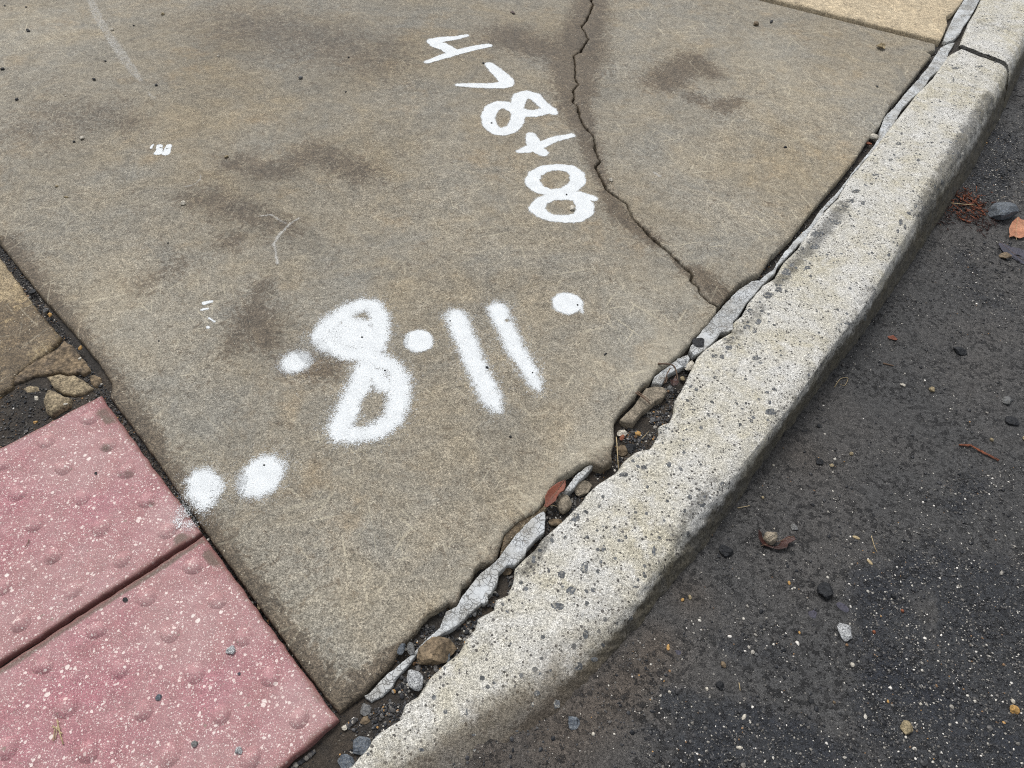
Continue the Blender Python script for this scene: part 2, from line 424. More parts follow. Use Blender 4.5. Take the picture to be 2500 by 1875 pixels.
def mat_paint(name, lo, hi, gain, col=(.74, .775, .79)):
    m = Mt(name); c = m.attr('cov')
    n = m.math('ADD', m.math('MULTIPLY', m.white(1000), .45), m.math('MULTIPLY', m.mr(m.noise(520, 3, .8), .28, .72), .55))
    n = m.math('ADD', n, m.mr(m.noise(90, 4, .7), .3, .7, -.17, .17))
    a = m.mr(m.math('SUBTRACT', m.math('MULTIPLY', c, gain), n), lo, hi, 0, 1)
    cc = m.mul(col, m.math('MULTIPLY', m.mr(m.noise(600, 2, .8), .36, .64, .8, 1.1), m.mr(m.noise(45, 3, .6), .35, .65, .93, 1.05)))
    m.put(m.b.inputs['Alpha'], a); m.bump(m.noise(700, 2, .8), .001, .5)
    m.m.use_transparent_shadow = True
    return m.done(cc, .7, .25)
M_paint = mat_paint('white_spray_paint', -.1, .1, 1.08)
M_chalk = mat_paint('worn_chalk', -.1, .3, .8, (.62, .61, .57))

def mat_stone(name, c1, c2, sc=300, contrast=1., rough=.7, speck=None, spec=.35):
    m = Mt(name); g = m.noise(sc, 4, .75); b = m.noise(sc*.22, 3, .6)
    col = m.mix(m.mr(b, .38, .62), lin(c1), lin(c2)); col = m.mul(col, m.mr(g, .3, .7, 1-.4*contrast, 1+.4*contrast))
    if speck:
        k = m.mr(m.noise(sc*1.4, 3, .8), .52, .58); col = m.mix(m.math('MULTIPLY', k, .85), col, lin(speck))
    col = m.mul(col, m.mr(m.noise(sc*.5, 3, .7), .35, .65, 1-.25*contrast, 1+.22*contrast))
    m.bump(g, .002, 1); m.bump(b, .006, .8)
    return m.done(col, rough, spec)
S_gray = mat_stone('grey_stone', (112, 112, 110), (92, 94, 98), speck=(140, 140, 136))
S_blue = mat_stone('blue_grey_stone', (78, 86, 96), (98, 104, 110), speck=(120, 124, 126))
S_gran = mat_stone('speckled_granite', (196, 198, 198), (168, 170, 172), 420, 1.0, speck=(70, 72, 76))
S_dark = mat_stone('black_stone', (40, 42, 45), (30, 32, 36), 380, 1.2, .45)
S_tan = mat_stone('tan_stone', (164, 150, 120), (140, 126, 98))
S_pale = mat_stone('pale_stone', (206, 200, 186), (184, 178, 164))
S_brown = mat_stone('brown_conglomerate', (126, 110, 88), (92, 80, 64), 180, 1.4)
S_conc = mat_stone('broken_concrete', (146, 136, 120), (120, 112, 98), 420, 1.1, .85)
S_yell = mat_stone('ochre_stone', (186, 150, 92), (170, 128, 74), 200, .6)
S_slate = mat_stone('purple_slate', (72, 70, 82), (62, 62, 72), 200, .5, .5)
S_orange = mat_stone('orange_bark', (142, 84, 58), (104, 62, 44), 300, 1.)
S_leaf = mat_stone('brown_leaf', (134, 78, 58), (104, 60, 46), 120, .6, .5)
S_leaf2 = mat_stone('tan_leaf', (186, 134, 104), (160, 108, 82), 120, .6, .6)
S_wine = mat_stone('dark_red_leaf', (66, 40, 34), (48, 30, 26), 120, .6, .35)
S_twig = mat_stone('dry_twig', (120, 98, 80), (92, 76, 64), 200, .8)
S_straw = mat_stone('dry_straw', (188, 170, 134), (164, 146, 110), 200, .5)
S_agg = mat_stone('exposed_aggregate', (92, 98, 104), (70, 72, 76), 300, 1.3, .8, speck=(168, 164, 154))
S_buffc = mat_stone('buff_rubble', (156, 142, 116), (122, 110, 90), 260, 1.5, .85)
S_chunk = mat_stone('ochre_rubble', (124, 108, 86), (88, 78, 66), 220, 1.5, .85)
def mat_agg():
    m = Mt('exposed_aggregate'); g = m.noise(420, 4, .8); b = m.noise(90, 4, .7); e = m.noise(260, 4, .75)
    col = m.mix(m.mr(b, .35, .65), lin((104, 108, 112)), lin((72, 74, 76))); col = m.mul(col, m.mr(g, .35, .65, .55, 1.45))
    col = m.mix(m.math('MULTIPLY', m.mr(e, .52, .6), .85), col, lin((186, 182, 170)))
    m.bump(g, .0014, .8); return m.done(col, .82, .25)
S_agg = mat_agg()
m_ = Mt('grit'); S_grit = m_.done(m_.mul(m_.attr('col', 'Color'), m_.mr(m_.noise(700, 2, .7), .3, .7, .75, 1.25)), .5, .4)

# ---------------------------------------------------------------- outlines read off the photograph (photo pixels)
# the walk's two joint lines are straight in the world
pc = U(827, 1738)[:2]; pl = U(0, 597)[:2]; dl_ = (pl-pc)/np.linalg.norm(pl-pc)
left_far = pl+dl_*2.0
far_a, far_b = U(2279, 105)[:2], U(1856, 0)[:2]; fd = (far_b-far_a)/np.linalg.norm(far_b-far_a)
far_l = far_b+fd*2.6
S_left = [(758, 1655), (722, 1603), (676, 1538), (640, 1490), (564, 1384), (503, 1300), (450, 1222), (398, 1146), (362, 1096), (325, 1043), (290, 998), (268, 966),
          (272, 934), (252, 900), (203, 838), (163, 793), (123, 748), (90, 711), (47, 654), (0, 597)]
S_right_low = CR(700, 1275, [(350, 1280), (520, 1150), (700, 960), (760, 860), (870, 740), (910, 670), (960, 610), (1060, 570), (1085, 545), (1115, 560), (1150, 550), (1165, 500), (1180, 430), (1240, 380), (1270, 310), (1310, 280), (1390, 262)]) + \
    CR(1000, 1050, [(590, 850), (605, 790), (640, 690), (740, 600), (850, 540), (905, 490), (950, 400), (1000, 330), (1100, 270), (1200, 215), (1250, 225), (1300, 250), (1370, 210), (1362, 150)]) + \
    CR(1300, 650, [(530, 1260), (555, 1180), (550, 1080), (560, 1030), (610, 960), (700, 870), (720, 820), (800, 760), (840, 700), (920, 650), (1000, 580), (1060, 520), (1110, 455), (1180, 390), (1240, 310), (1246, 268)])
CRACK = CR(800, 0, [(1780, 0), (1797, 30), (1770, 80), (1750, 130), (1715, 180), (1760, 265), (1730, 310), (1710, 350), (1660, 375), (1670, 440), (1670, 530), (1695, 570), (1660, 610), (1660, 690), (1690, 720), (1700, 790), (1750, 870), (1805, 930), (1800, 1000), (1840, 1080), (1810, 1130), (1850, 1220), (1900, 1290), (1960, 1330), (2020, 1370), (2060, 1460), (2120, 1530), (2190, 1600)]) + \
    [(1612, 597), (1640, 620), (1660, 640)] + CR(1300, 650, [(1030, 10), (1080, 50), (1080, 100), (1120, 140), (1140, 190), (1200, 240)])
S_right_up = CR(1300, 650, [(1262, 262), (1320, 190), (1380, 130), (1450, 80), (1530, 45)]) + CR(1700, 550, [(430, 318), (500, 210), (600, 120), (680, 30)]) + \
    CR(1700, 0, [(730, 1480), (880, 1300), (1000, 1160), (1090, 1050), (1150, 950), (1250, 830), (1310, 710), (1400, 610), (1480, 510), (1570, 390), (1590, 370), (1560, 350), (1615, 338), (1618, 300)])

SPLIT = [(1444, 0), (1433, 47), (1420, 65), (1426, 112)]
STAINS = [([(1446, 0, 40), (1436, 47, 44), (1424, 80, 50), (1420, 120, 62), (1402, 160, 66), (1404, 210, 50), (1402, 260, 40), (1418, 300, 34)], 1.05),
          ([(1425, 315, 26), (1453, 390, 24), (1470, 445, 20)], .75), ([(1480, 470, 20), (1500, 510, 26), (1530, 540, 26), (1600, 590, 20)], .85),
          ([(1640, 625, 16), (1700, 690, 14)], .5), ([(1748, 715, 42), (1700, 660, 24)], .9),
          ([(1240, 90, 75), (1330, 120, 70), (1400, 130, 50)], .62), ([(1620, 200, 60), (1690, 150, 48), (1740, 180, 30)], .72),
          ([(1760, 260, 45), (1800, 250, 30)], .58), ([(1700, 240, 35)], .6), ([(1520, 540, 34), (1570, 560, 24)], .5),
          ([(0, 597, 46), (140, 770, 40), (265, 950, 46), (490, 1280, 40), (660, 1510, 44), (827, 1738, 60)], .85), ([(827, 1738, 50), (1000, 1575, 30)], .9),
          ([(827, 1738, 100), (930, 1650, 40)], .75), ([(1000, 1570, 26), (1110, 1480, 22), (1220, 1340, 22), (1330, 1240, 20)], .55),
          ([(580, 400, 60), (680, 420, 50), (760, 370, 60), (880, 420, 60)], .5), ([(480, 480, 60), (600, 520, 60), (700, 560, 50)], .45),
          ([(620, 760, 60), (650, 830, 50)], .6), ([(720, 890, 55), (800, 900, 50)], .6), ([(560, 590, 50)], .45), ([(640, 690, 35), (560, 860, 35)], .45),
          ([(100, 300, 140), (260, 280, 90)], .3), ([(600, 60, 160), (900, 130, 140)], .36), ([(310, 300, 60)], .4), ([(440, 640, 40), (350, 700, 60)], .3),
          ([(1490, 1110, 26), (1440, 1150, 22)], .6)]
WEAR = [([(1640, 850, 60), (1560, 930, 40)], .75), ([(1480, 1080, 40), (1400, 1130, 40), (1290, 1230, 35)], .8), ([(1480, 870, 60)], .3), ([(1700, 740, 30), (1640, 700, 60)], .35),
        ([(1240, 1300, 30), (1180, 1350, 26), (1090, 1450, 24)], .6), ([(1860, 130, 70), (1960, 250, 60)], .35), ([(240, 640, 80), (330, 800, 80)], .25), ([(60, 60, 100)], .3),
        ([(1530, 720, 50), (1590, 800, 40)], .35), ([(1100, 1550, 60), (800, 1450, 80)], .22)]
TONE = [([(950, 90, 330), (600, 120, 260)], -.42), ([(560, 480, 200), (800, 400, 160)], -.3), ([(1330, 100, 130)], -.3), ([(2050, 250, 260), (1800, 500, 200)], .35), ([(1250, 1350, 260), (1000, 1350, 240)], .22), ([(330, 760, 170)], .35),
        ([(80, 90, 160)], .4), ([(640, 820, 120)], -.25), ([(1560, 820, 120), (1400, 1080, 100)], .45), ([(150, 400, 150)], -.15), ([(1650, 80, 100)], .25), ([(1150, 520, 200)], .1)]
EX = {'tone': lambda V: strokes_field(V, TONE), 'stain': lambda V: strokes_field(V, STAINS, k=.9), 'wear': lambda V: strokes_field(V, WEAR)}
FOC = ((-1.6, .1), (1.6, 2.75))

crW = WL(CRACK)
dC = np.gradient(crW, axis=0); dC /= np.linalg.norm(dC, axis=1)[:, None]
nC = np.stack([-dC[:, 1], dC[:, 0]], 1)          # crack runs towards the viewer; this normal points to +x
gapw = np.interp(np.arange(len(crW)), [0, 8, 20, 27, len(crW)-1], [.0011, .0015, .0022, .0016, .0020])
meet = None
# where the crack, carried on beyond the picture, meets the far joint
tt = (crW[0][0]+.06-far_b[0])/fd[0]; meet = far_b+fd*tt
ext = np.array([meet, meet*.5+crW[0]*.5+np.array([.015, 0])])
fin = resample(np.vstack([ext, crW]), .005, False)
fin = fin+np.stack([fbm(fin[:, 0], fin[:, 1], 90, 3, 77), fbm(fin[:, 0], fin[:, 1], 90, 3, 78)], 1)*.006
dF = np.gradient(fin, axis=0); dF /= np.linalg.norm(dF, axis=1)[:, None]; nF = np.stack([-dF[:, 1], dF[:, 0]], 1)
gw = .0008+.0022*vn(fin[:, 0]*55, fin[:, 1]*55, 3)**2+.0007*sstep(1.8, 1.3, fin[:, 1])
cL, cR_ = fin-nF*gw[:, None], fin+nF*gw[:, None]
if nF[len(nF)//2][0] < 0: cL, cR_ = cR_, cL

sL = np.vstack([[pc], WL(S_left)[:], [left_far], [far_l], [cL[0]], cL[1:], WL(S_right_low)[::-1][:-1]])
pav = struct(patch('pavement', sL, .0115, sz, .09, M_slab, extra=EX, dl=.004, jit=.0011, focus=FOC, seed=1, rnd=.005, rings=(.0015, .0045)))
sR = np.vstack([cR_, WL(S_right_up), [far_a]])
pav2 = struct(patch('pavement', sR, .0115, lambda x, y: sz(x, y)-.0015*sstep(.09, 0, np.hypot(x-U(1750, 735)[0], y-U(1750, 735)[1])), .09, M_slab, extra=EX, dl=.004, jit=.0011, focus=FOC, seed=2, rnd=.005, rings=(.0015, .0045)))

# far buff slab, a touch higher
Y1 = CR(1700, 0, [(1650, 272), (1680, 210), (1700, 160), (1690, 110), (1740, 80), (1790, 20), (1810, -10)])
yw = WL(Y1, .006); g_ = np.array([-fd[1], fd[0]]); g_ = g_ if g_[1] > 0 else -g_
ydir = (U(2393, 0)[:2]-U(2344, 87)[:2]); ydir /= np.linalg.norm(ydir)
yb0 = far_b+g_*.012+fd*2.6
ys = np.vstack([[yb0], [yw[0]], yw[1:], [yw[-1]+ydir*1.4], [yw[-1]+ydir*1.4+fd*3.5]])
struct(patch('pavement', ys, .02, lambda x, y: .006+sz(x, y), .1, M_slab2, extra=EX, dl=.005, jit=.001, focus=FOC, seed=3, rnd=.006))

# left old slab with the broken edge
Wp = CR(0, 550, [(0, 215), (60, 300), (90, 345), (150, 425), (210, 512), (280, 600), (330, 655), (375, 712), (405, 740), (370, 790), (300, 850), (230, 900), (150, 960), (90, 1020), (70, 1080), (20, 1110), (-5, 1128)])
wl = WL(Wp); 
wl = np.vstack([wl, [wl[-1]+np.array([-.6, -.25])], [left_far-np.array([.5, .6])], [left_far-np.array([.02, .02])]])
BS = [([(0, 820, 50), (120, 800, 40), (60, 760, 40), (10, 930, 50)], .8), ([(0, 760, 40)], .8), ([(100, 650, 20)], .4), ([(140, 810, 60)], .6)]
struct(patch('pavement', wl, .012, lambda x, y: sz(x, y)-.002, .06, M_buff, extra={'stain': lambda V: strokes_field(V, BS), 'wear': lambda V: strokes_field(V, WEAR)*0}, dl=.004, jit=.0016, focus=((-1.5, .1), (-.3, 2)), seed=4, rnd=.008))
# the spalled ledge under the arris of the walk
ledge = CR(1000, 1050, [(600, 870), (640, 680), (740, 590), (850, 530), (915, 480), (930, 520), (900, 560), (820, 610), (745, 685), (655, 790), (612, 850)])
lg = patch('spalled_edge', WL(ledge, -.006), .006, lambda x, y: -.007+.003*fbm(x, y, 60, 3, 8), .03, M_buff, parent=pav, extra={'stain': lambda V: np.full(len(V), .8), 'wear': lambda V: np.zeros(len(V))}, dl=.004, jit=.001, seed=6)

# ---------------------------------------------------------------- kerb
K_in = [(859, 1868), (917, 1792), (975, 1756), (989, 1716), (1018, 1698), (1047, 1655), (1080, 1622), (1123, 1590), (1138, 1557), (1159, 1535), (1167, 1506), (1206, 1488), (1212, 1462), (1242, 1449), (1253, 1420), (1257, 1387), (1279, 1362), (1308, 1336), (1329, 1308), (1376, 1267), (1398, 1245), (1420, 1224), (1438, 1198), (1463, 1177), (1506, 1148), (1524, 1122), (1550, 1102), (1589, 1091), (1611, 1055), (1607, 1037), (1636, 1026), (1647, 1001), (1649, 975), (1665, 950), (1680, 918), (1694, 889), (1705, 867), (1723, 849), (1752, 827), (1788, 807), (1790, 788), (1814, 766), (1828, 737), (1846, 715), (1864, 693), (1893, 675), (1917, 635), (1950, 604), (1977, 562), (2007, 521), (2047, 481), (2073, 434), (2109, 394), (2145, 347), (2181, 300), (2214, 260), (2242, 224), (2279, 188), (2297, 163), (2315, 134), (2344, 119)]
K_out = [(1040, 1900), (1180, 1795), (1300, 1690), (1400, 1600), (1517, 1500), (1564, 1437), (1615, 1357), (1669, 1274), (1741, 1220), (1767, 1185), (1814, 1120), (1864, 1073), (1924, 995), (1968, 941), (2018, 861), (2062, 803), (2116, 742), (2170, 640), (2222, 550), (2272, 470), (2322, 395), (2368, 320), (2412, 245), (2456, 163)]
K_bot = [(1160, 1960), (1290, 1835), (1365, 1765), (1400, 1722), (1445, 1666), (1503, 1608), (1560, 1543), (1607, 1470), (1680, 1394), (1734, 1322), (1788, 1247), (1855, 1147), (1895, 1085), (1946, 1024), (2000, 951), (2091, 839), (2145, 763), (2235, 633), (2257, 597), (2311, 517), (2336, 474), (2387, 401), (2409, 347), (2438, 300), (2449, 278)]
K2_in = [(2344, 108), (2350, 92), (2365, 54), (2384, 22), (2393, 0)]
K2_out = [(2460, 154), (2492, 101), (2520, 55), (2550, 0)]
K2_bot = [(2452, 272), (2478, 218), (2502, 155), (2535, 90)]

GRIME = [([(2250, 520, 26), (2300, 430, 26), (2350, 340, 24), (2420, 230, 22)], .8), ([(2400, 180, 24), (2340, 260, 20)], .35), ([(1900, 690, 20), (1990, 590, 24), (2060, 500, 22)], .75), ([(1780, 830, 26), (1860, 750, 24)], .6),
         ([(2420, 60, 60)], .45), ([(1700, 960, 20), (1620, 1060, 18)], .4), ([(1330, 1320, 30), (1280, 1400, 24)], .7), ([(1190, 1560, 26)], .5), ([(2130, 700, 22), (2050, 830, 20), (1880, 1050, 22)], .5), ([(1740, 1170, 26), (1650, 1310, 24)], .6), ([(1480, 1350, 60)], .2), ([(2150, 420, 40)], .3), ([(2260, 300, 22)], .4)]
def kerb_block(name, Pin, Pout, Pbot, N, pre, post, endpx0=None):
    a = WL(Pin); b = np.array([U(x, y, -.002)[:2] for x, y in Pout]); c = np.array([UZ(x, y, rz)[:2] for x, y in Pbot])
    def extend(P, pre, post, ea, eb):
        L = [P]
        if pre: L.insert(0, [P[0]+ea*pre])
        if post: L.append([P[-1]+eb*post])
        return np.vstack(L)
    ea = b[0]-b[2]; ea /= np.linalg.norm(ea); eb = b[-1]-b[-3]; eb /= np.linalg.norm(eb)
    if pre: ea = np.array([-.86, -.51])
    a, b, c = (extend(P, pre, post, ea, eb) for P in (a, b, c))
    a = resample(a, .004, False, .0007, 11); b = resample(b, .01, False); c = resample(c, .01, False)
    ch = b[-1]-b[0]; ch /= np.linalg.norm(ch)
    def par(P):
        t = np.maximum.accumulate(P@ch); t = t+np.arange(len(t))*1e-7; t = (t-t[0])/(t[-1]-t[0]); return t
    w = np.linspace(0, 1, N)
    def at(P, sm=0):
        t = par(P); Q = np.column_stack([np.interp(w, t, P[:, 0]), np.interp(w, t, P[:, 1])])
        if sm:
            k = np.ones(sm)/sm; Qp = np.pad(Q, ((sm//2, sm//2), (0, 0)), mode='edge'); S = np.column_stack([np.convolve(Qp[:, i], k, 'valid') for i in (0, 1)])[:N]
            e = np.minimum(np.arange(N), np.arange(N)[::-1])/max(sm, 1); e = np.clip(e, 0, 1)[:, None]; Q = Q*(1-e)+S*e
        return Q
    A, B, Cc = at(a), at(b, N//28), at(c, N//28)
    zb = rz(Cc[:, 0], Cc[:, 1])
    rows = []; dirt = []; mud = []
    prof = []      # (kind, s)
    for s in (-.06, -.03, -.012): prof.append(('i', s))
    for s in np.linspace(0, 1, 56): prof.append(('t', s))
    for s in np.linspace(0, 1, 26)[1:]: prof.append(('f', s))
    prof.append(('u', 1))
    ry = B[:, 1]
    slump = sstep(.5, .2, ry)      # where the kerb drops to the ramp, the arris is worn to a long curve
    cols = []
    for kd, s in prof:
        if kd == 'i': P = A.copy(); z = np.full(N, s)
        elif kd == 't':
            P = A*(1-s)+B*s; wd = np.linalg.norm(B-A, axis=1)
            di = s*wd; z = -.006*np.clip(1-di/.006, 0, 1)**2
            do = (1-s)*wd; rr = .022+.03*slump
            z = z-.0045*np.clip(1-do/rr, 0, 1)**2
        elif kd == 'f':
            P = B*(1-s)+Cc*s
            z = -.0045+(zb-.006+.0045)*(1-np.cos(s*math.pi/2))**(.78)
        else: P = Cc+(Cc-B)*.1; z = zb-.05
        cols.append(np.column_stack([P, z]))
    V = np.stack(cols, 1)                                  # N x M x 3
    M = V.shape[1]
    X, Y, Z = V[..., 0], V[..., 1], V[..., 2]
    n1 = fbm(X, Y+Z, 18, 3, 61); n2 = fbm(X+Z*2, Y, 75, 3, 67); n3 = fbm(X-Z, Y+Z, 230, 2, 71)
    top = np.array([0 if k == 'i' else 1 for k, s in prof])[None, :]
    V[..., 2] += (.0035*n1+.0030*n2+.0010*n3)*top
    fm = np.array([s if k == 'f' else 0 for k, s in prof])[None, :]
    fm = np.minimum(fm*3, 1)
    V[..., 0] += .005*n2*fm; V[..., 1] -= .003*n2*fm
    hgt = np.clip(-(zb), 0.001, 1)[:, None]
    isf = np.array([s if k == 'f' else (1.2 if k == 'u' else 0) for k, s in prof])[None, :]
    D = np.clip((isf-.12)*1.9, 0, 1)*np.ones((N, 1))
    tv = np.array([s if k == 't' else (1 if k in 'fu' else 0) for k, s in prof])[None, :]
    edge_in = np.clip(1-tv*wd[:, None]/.012, 0, 1)*.38
    D = np.maximum(D, edge_in); D[:, :3] = .9
    Mu = sstep(.34, .13, V[..., 1]+.10*(1-tv))*.9+slump[:, None]*sstep(.45, 1.1, tv)*.8
    Si = sstep(.27, .12, V[..., 1]-.12*tv+.06)*sstep(.3, 1., tv)+slump[:, None]*np.clip(isf, 0, 1)
    Vf = V.reshape(-1, 3); i = np.arange(N-1)[:, None]*M+np.arange(M-1)[None, :]
    F_ = np.stack([i, i+M, i+M+1, i+1], -1).reshape(-1, 4).tolist()
    F_ = [f[::-1] for f in F_]
    # close the two ends
    F_.append(list(range(M))); F_.append([(N-1)*M+k for k in range(M)][::-1])
    return struct(mesh(name, Vf, F_, M_kerb, None, True, {'dirt': D.ravel(), 'mud': Mu.ravel(), 'silt': np.clip(Si, 0, 1).ravel(), 'grime': strokes_field(Vf, GRIME)}))
kerb = kerb_block('kerb', K_in, K_out, K_bot, 900, 1.2, 0)
kerb2 = kerb_block('kerb', K2_in, K2_out, K2_bot, 260, 0, 1.3)

# ---------------------------------------------------------------- road and soil
mid = np.array([(U(*p)[:2]*.35+U(*q)[:2]*.65) for p, q in zip([K_in[int(i)] for i in np.linspace(0, len(K_in)-1, 24)], [K_out[int(i)] for i in np.linspace(0, len(K_out)-1, 24)])])
ml = np.vstack([[mid[0]+np.array([-.86, -.51])*60], [mid[0]+np.array([-.86, -.51])*1.2], mid, [mid[-1]+ydir*1.4], [mid[-1]+ydir*100]])

def graded(a, b, step, far):
    c = list(np.arange(a, b, step)); s = step; x = c[-1]
    while x < far: s *= 1.5; x += s; c.append(x)
    s = step; x = a; h = []
    while x > -far: s *= 1.5; x -= s; h.append(x)
    return np.array(h[::-1]+c)

def terrain(name, xs, ys, zf, side, mat, attrs):
    X, Y = np.meshgrid(xs, ys); Z = zf(X, Y); n, m = X.shape
    V = np.column_stack([X.ravel(), Y.ravel(), Z.ravel()])
    i = np.arange(n-1)[:, None]*m+np.arange(m-1)[None, :]
    F_ = np.stack([i, i+1, i+m+1, i+m], -1).reshape(-1, 4)
    poly = np.vstack([ml, [[300, 300]], [[300, -300]], [[-300, -300]]])
    cen = V[F_][:, :, :2].mean(1); ins = inside(cen, poly)
    F_ = F_[ins if side > 0 else ~ins]
    used = np.unique(F_); mp = -np.ones(len(V), int); mp[used] = np.arange(len(used))
    V = V[used]; F_ = mp[F_]
    return struct(mesh(name, V, F_, mat, None, True, {k: f(V) for k, f in attrs.items()}))

COARSE = [([(2500, 1500, 230), (2300, 1800, 230), (2200, 1450, 90)], 1.), ([(1750, 1850, 160), (1950, 1860, 160), (1650, 1700, 60), (1720, 1760, 60)], .85), ([(2450, 1130, 60), (2380, 1180, 60)], .6),
          ([(1780, 1550, 50), (1900, 1560, 60)], .5), ([(1300, 1875, 60)], .3), ([(2150, 1400, 90), (2350, 1330, 90)], .7), ([(2480, 650, 90), (2400, 520, 40)], .5), ([(1740, 1140, 20)], .3), ([(1600, 1800, 60), (2100, 1850, 100)], .6), ([(2500, 250, 60), (2470, 380, 60)], .85)]
BROWN = [([(1350, 1800, 110), (1500, 1690, 90), (1620, 1560, 60)], 1.), ([(1200, 1850, 100)], .9), ([(1700, 1420, 60)], .6), ([(2000, 1050, 60)], .4)]
terrain('road', graded(-.1, 1.75, .006, 200), graded(.0, 2.6, .006, 200), rz, 1, M_road, {'coarse': lambda V: strokes_field(V, COARSE), 'brown': lambda V: strokes_field(V, BROWN)})
terrain('ground', graded(-.95, 1.3, .006, 200), graded(.02, 2.3, .006, 200), gz, -1, M_soil, {})

# ---------------------------------------------------------------- red tactile pavers
T_ = .305; G_ = .006
t0 = U(497, 1308, -.001)[:2]; t1 = U(825, 1756, -.001)[:2]; tu = (t1-t0)/np.linalg.norm(t1-t0); tv_ = np.array([tu[1], -tu[0]])
if tv_[0] > 0: tv_ = -tv_
TST = {0: [([(520, 1370, 16), (505, 1355, 14)], .8), ([(305, 1465, 8)], .7), ([(0, 1630, 20), (200, 1500, 14), (400, 1380, 12), (490, 1312, 14)], .7)],
       1: [([(262, 1095, 22)], .85), ([(315, 1160, 20)], .75), ([(372, 1232, 16)], .7), ([(440, 1310, 16)], .8), ([(240, 1010, 18), (262, 1030, 14)], .7), ([(130, 1057, 14)], .5)]}
def tile(i, j):
    n = 130; q = np.linspace(0, 1, n); q = np.unique(np.concatenate([[0, .002, .006, .012], q, [.988, .994, .998, 1]]))
    a, b = np.meshgrid(q*T_, q*T_); a = a.ravel(); b = b.ravel()
    rng = np.random.default_rng(7+i*3+j)
    e = np.minimum(np.minimum(a, T_-a), np.minimum(b, T_-b))
    z = -.0035*(1-np.sqrt(np.clip(1-(1-np.clip(e/.004, 0, 1))**2, 0, 1)))
    DM = []
    for u in range(5):
        for v in range(5):
            cu = .0305+.061*u; cv = .0305+.061*v; rad = .0118*rng.uniform(.9, 1.08); hh = .0046*rng.uniform(.75, 1.1)
            DM.append((cu, cv, rad*1.1, hh*1.1))
    nn = len(q)
    org = t0+tu*(i*(T_+G_))+tv_*(j*(T_+G_))
    if i < 0: org = t0-tu*(T_+G_)+tv_*(j*(T_+G_))
    XY = org[None, :]+a[:, None]*tu+b[:, None]*tv_
    ed = .0014*fbm(XY[:, 0], XY[:, 1], 70, 3, 5)*np.clip(1-e/.01, 0, 1)
    XY = XY+(np.column_stack([fbm(XY[:, 0], XY[:, 1], 60, 3, 15), fbm(XY[:, 0], XY[:, 1], 60, 3, 16)])*.0035)*np.clip(1-e/.012, 0, 1)[:, None]
    z = z+ed+.0016*fbm(XY[:, 0], XY[:, 1], 25, 3, 18)+.0006*fbm(XY[:, 0], XY[:, 1], 160, 2, 19)
    V = np.column_stack([XY, z])
    k = np.arange(nn-1)[:, None]*nn+np.arange(nn-1)[None, :]
    F_ = np.stack([k, k+1, k+nn+1, k+nn], -1).reshape(-1, 4).tolist()
    ring = [x for x in range(nn)]+[y*nn+nn-1 for y in range(1, nn)]+[(nn-1)*nn+x for x in range(nn-2, -1, -1)]+[y*nn for y in range(nn-2, 0, -1)]
    base = len(V); low = V[ring].copy(); low[:, 2] -= .045; V = np.vstack([V, low])
    m = len(ring)
    F_ += [[ring[x], base+x, base+(x+1) % m, ring[(x+1) % m]] for x in range(m)]
    # faces wound for upward normals
    p = [Vector(V[F_[0][q_]]) for q_ in range(3)]
    if (p[1]-p[0]).cross(p[2]-p[0]).z < 0: F_ = [f[::-1] for f in F_]
    st = strokes_field(V, TST[0 if i >= 0 else 1])
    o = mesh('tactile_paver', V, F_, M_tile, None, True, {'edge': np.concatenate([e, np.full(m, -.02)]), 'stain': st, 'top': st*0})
    recentre(o); off = np.array(o.location[:])
    for cu, cv, rad, hh in DM:
        rs = np.linspace(0, 1, 11)[1:]; an = np.linspace(0, 2*math.pi, 33)[:-1]
        R_, A_ = np.meshgrid(rs, an, indexing='ij'); R_ = np.concatenate([[0], R_.ravel()]); A_ = np.concatenate([[0], A_.ravel()])
        rv = rad*R_*(1+.07*np.sin(A_*2+cu*90)+.04*np.sin(A_*3+cv*70))
        da, db = cu+rv*np.cos(A_), cv+rv*np.sin(A_)
        W2 = org[None]+da[:, None]*tu+db[:, None]*tv_
        zz = hh*(1-R_**2)**1.25-.0005*R_**4+.0016*fbm(W2[:, 0], W2[:, 1], 25, 3, 18)+.0006*fbm(W2[:, 0], W2[:, 1], 160, 2, 19)+.0001+.0012*(1-R_)*fbm(W2[:, 0], W2[:, 1], 130, 2, 29)
        Fd = [[0, 1+q_, 1+(q_+1) % 32] for q_ in range(32)]
        for k_ in range(9): Fd += [[1+k_*32+q_, 1+(k_+1)*32+q_, 1+(k_+1)*32+(q_+1) % 32, 1+k_*32+(q_+1) % 32] for q_ in range(32)]
        Vd = np.column_stack([W2, zz])-off
        if np.cross(Vd[1]-Vd[0], Vd[2]-Vd[0])[2] < 0: Fd = [f[::-1] for f in Fd]
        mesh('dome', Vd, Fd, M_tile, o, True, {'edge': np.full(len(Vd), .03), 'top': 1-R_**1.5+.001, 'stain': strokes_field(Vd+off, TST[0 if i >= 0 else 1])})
    return o
TG = 'red tactile pavers'
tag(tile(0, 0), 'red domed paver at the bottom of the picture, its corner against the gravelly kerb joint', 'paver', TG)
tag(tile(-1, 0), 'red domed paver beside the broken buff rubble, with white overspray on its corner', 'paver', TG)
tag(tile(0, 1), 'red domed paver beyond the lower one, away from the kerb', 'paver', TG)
tag(tile(-1, 1), 'red domed paver beyond the upper one, away from the walk', 'paver', TG)

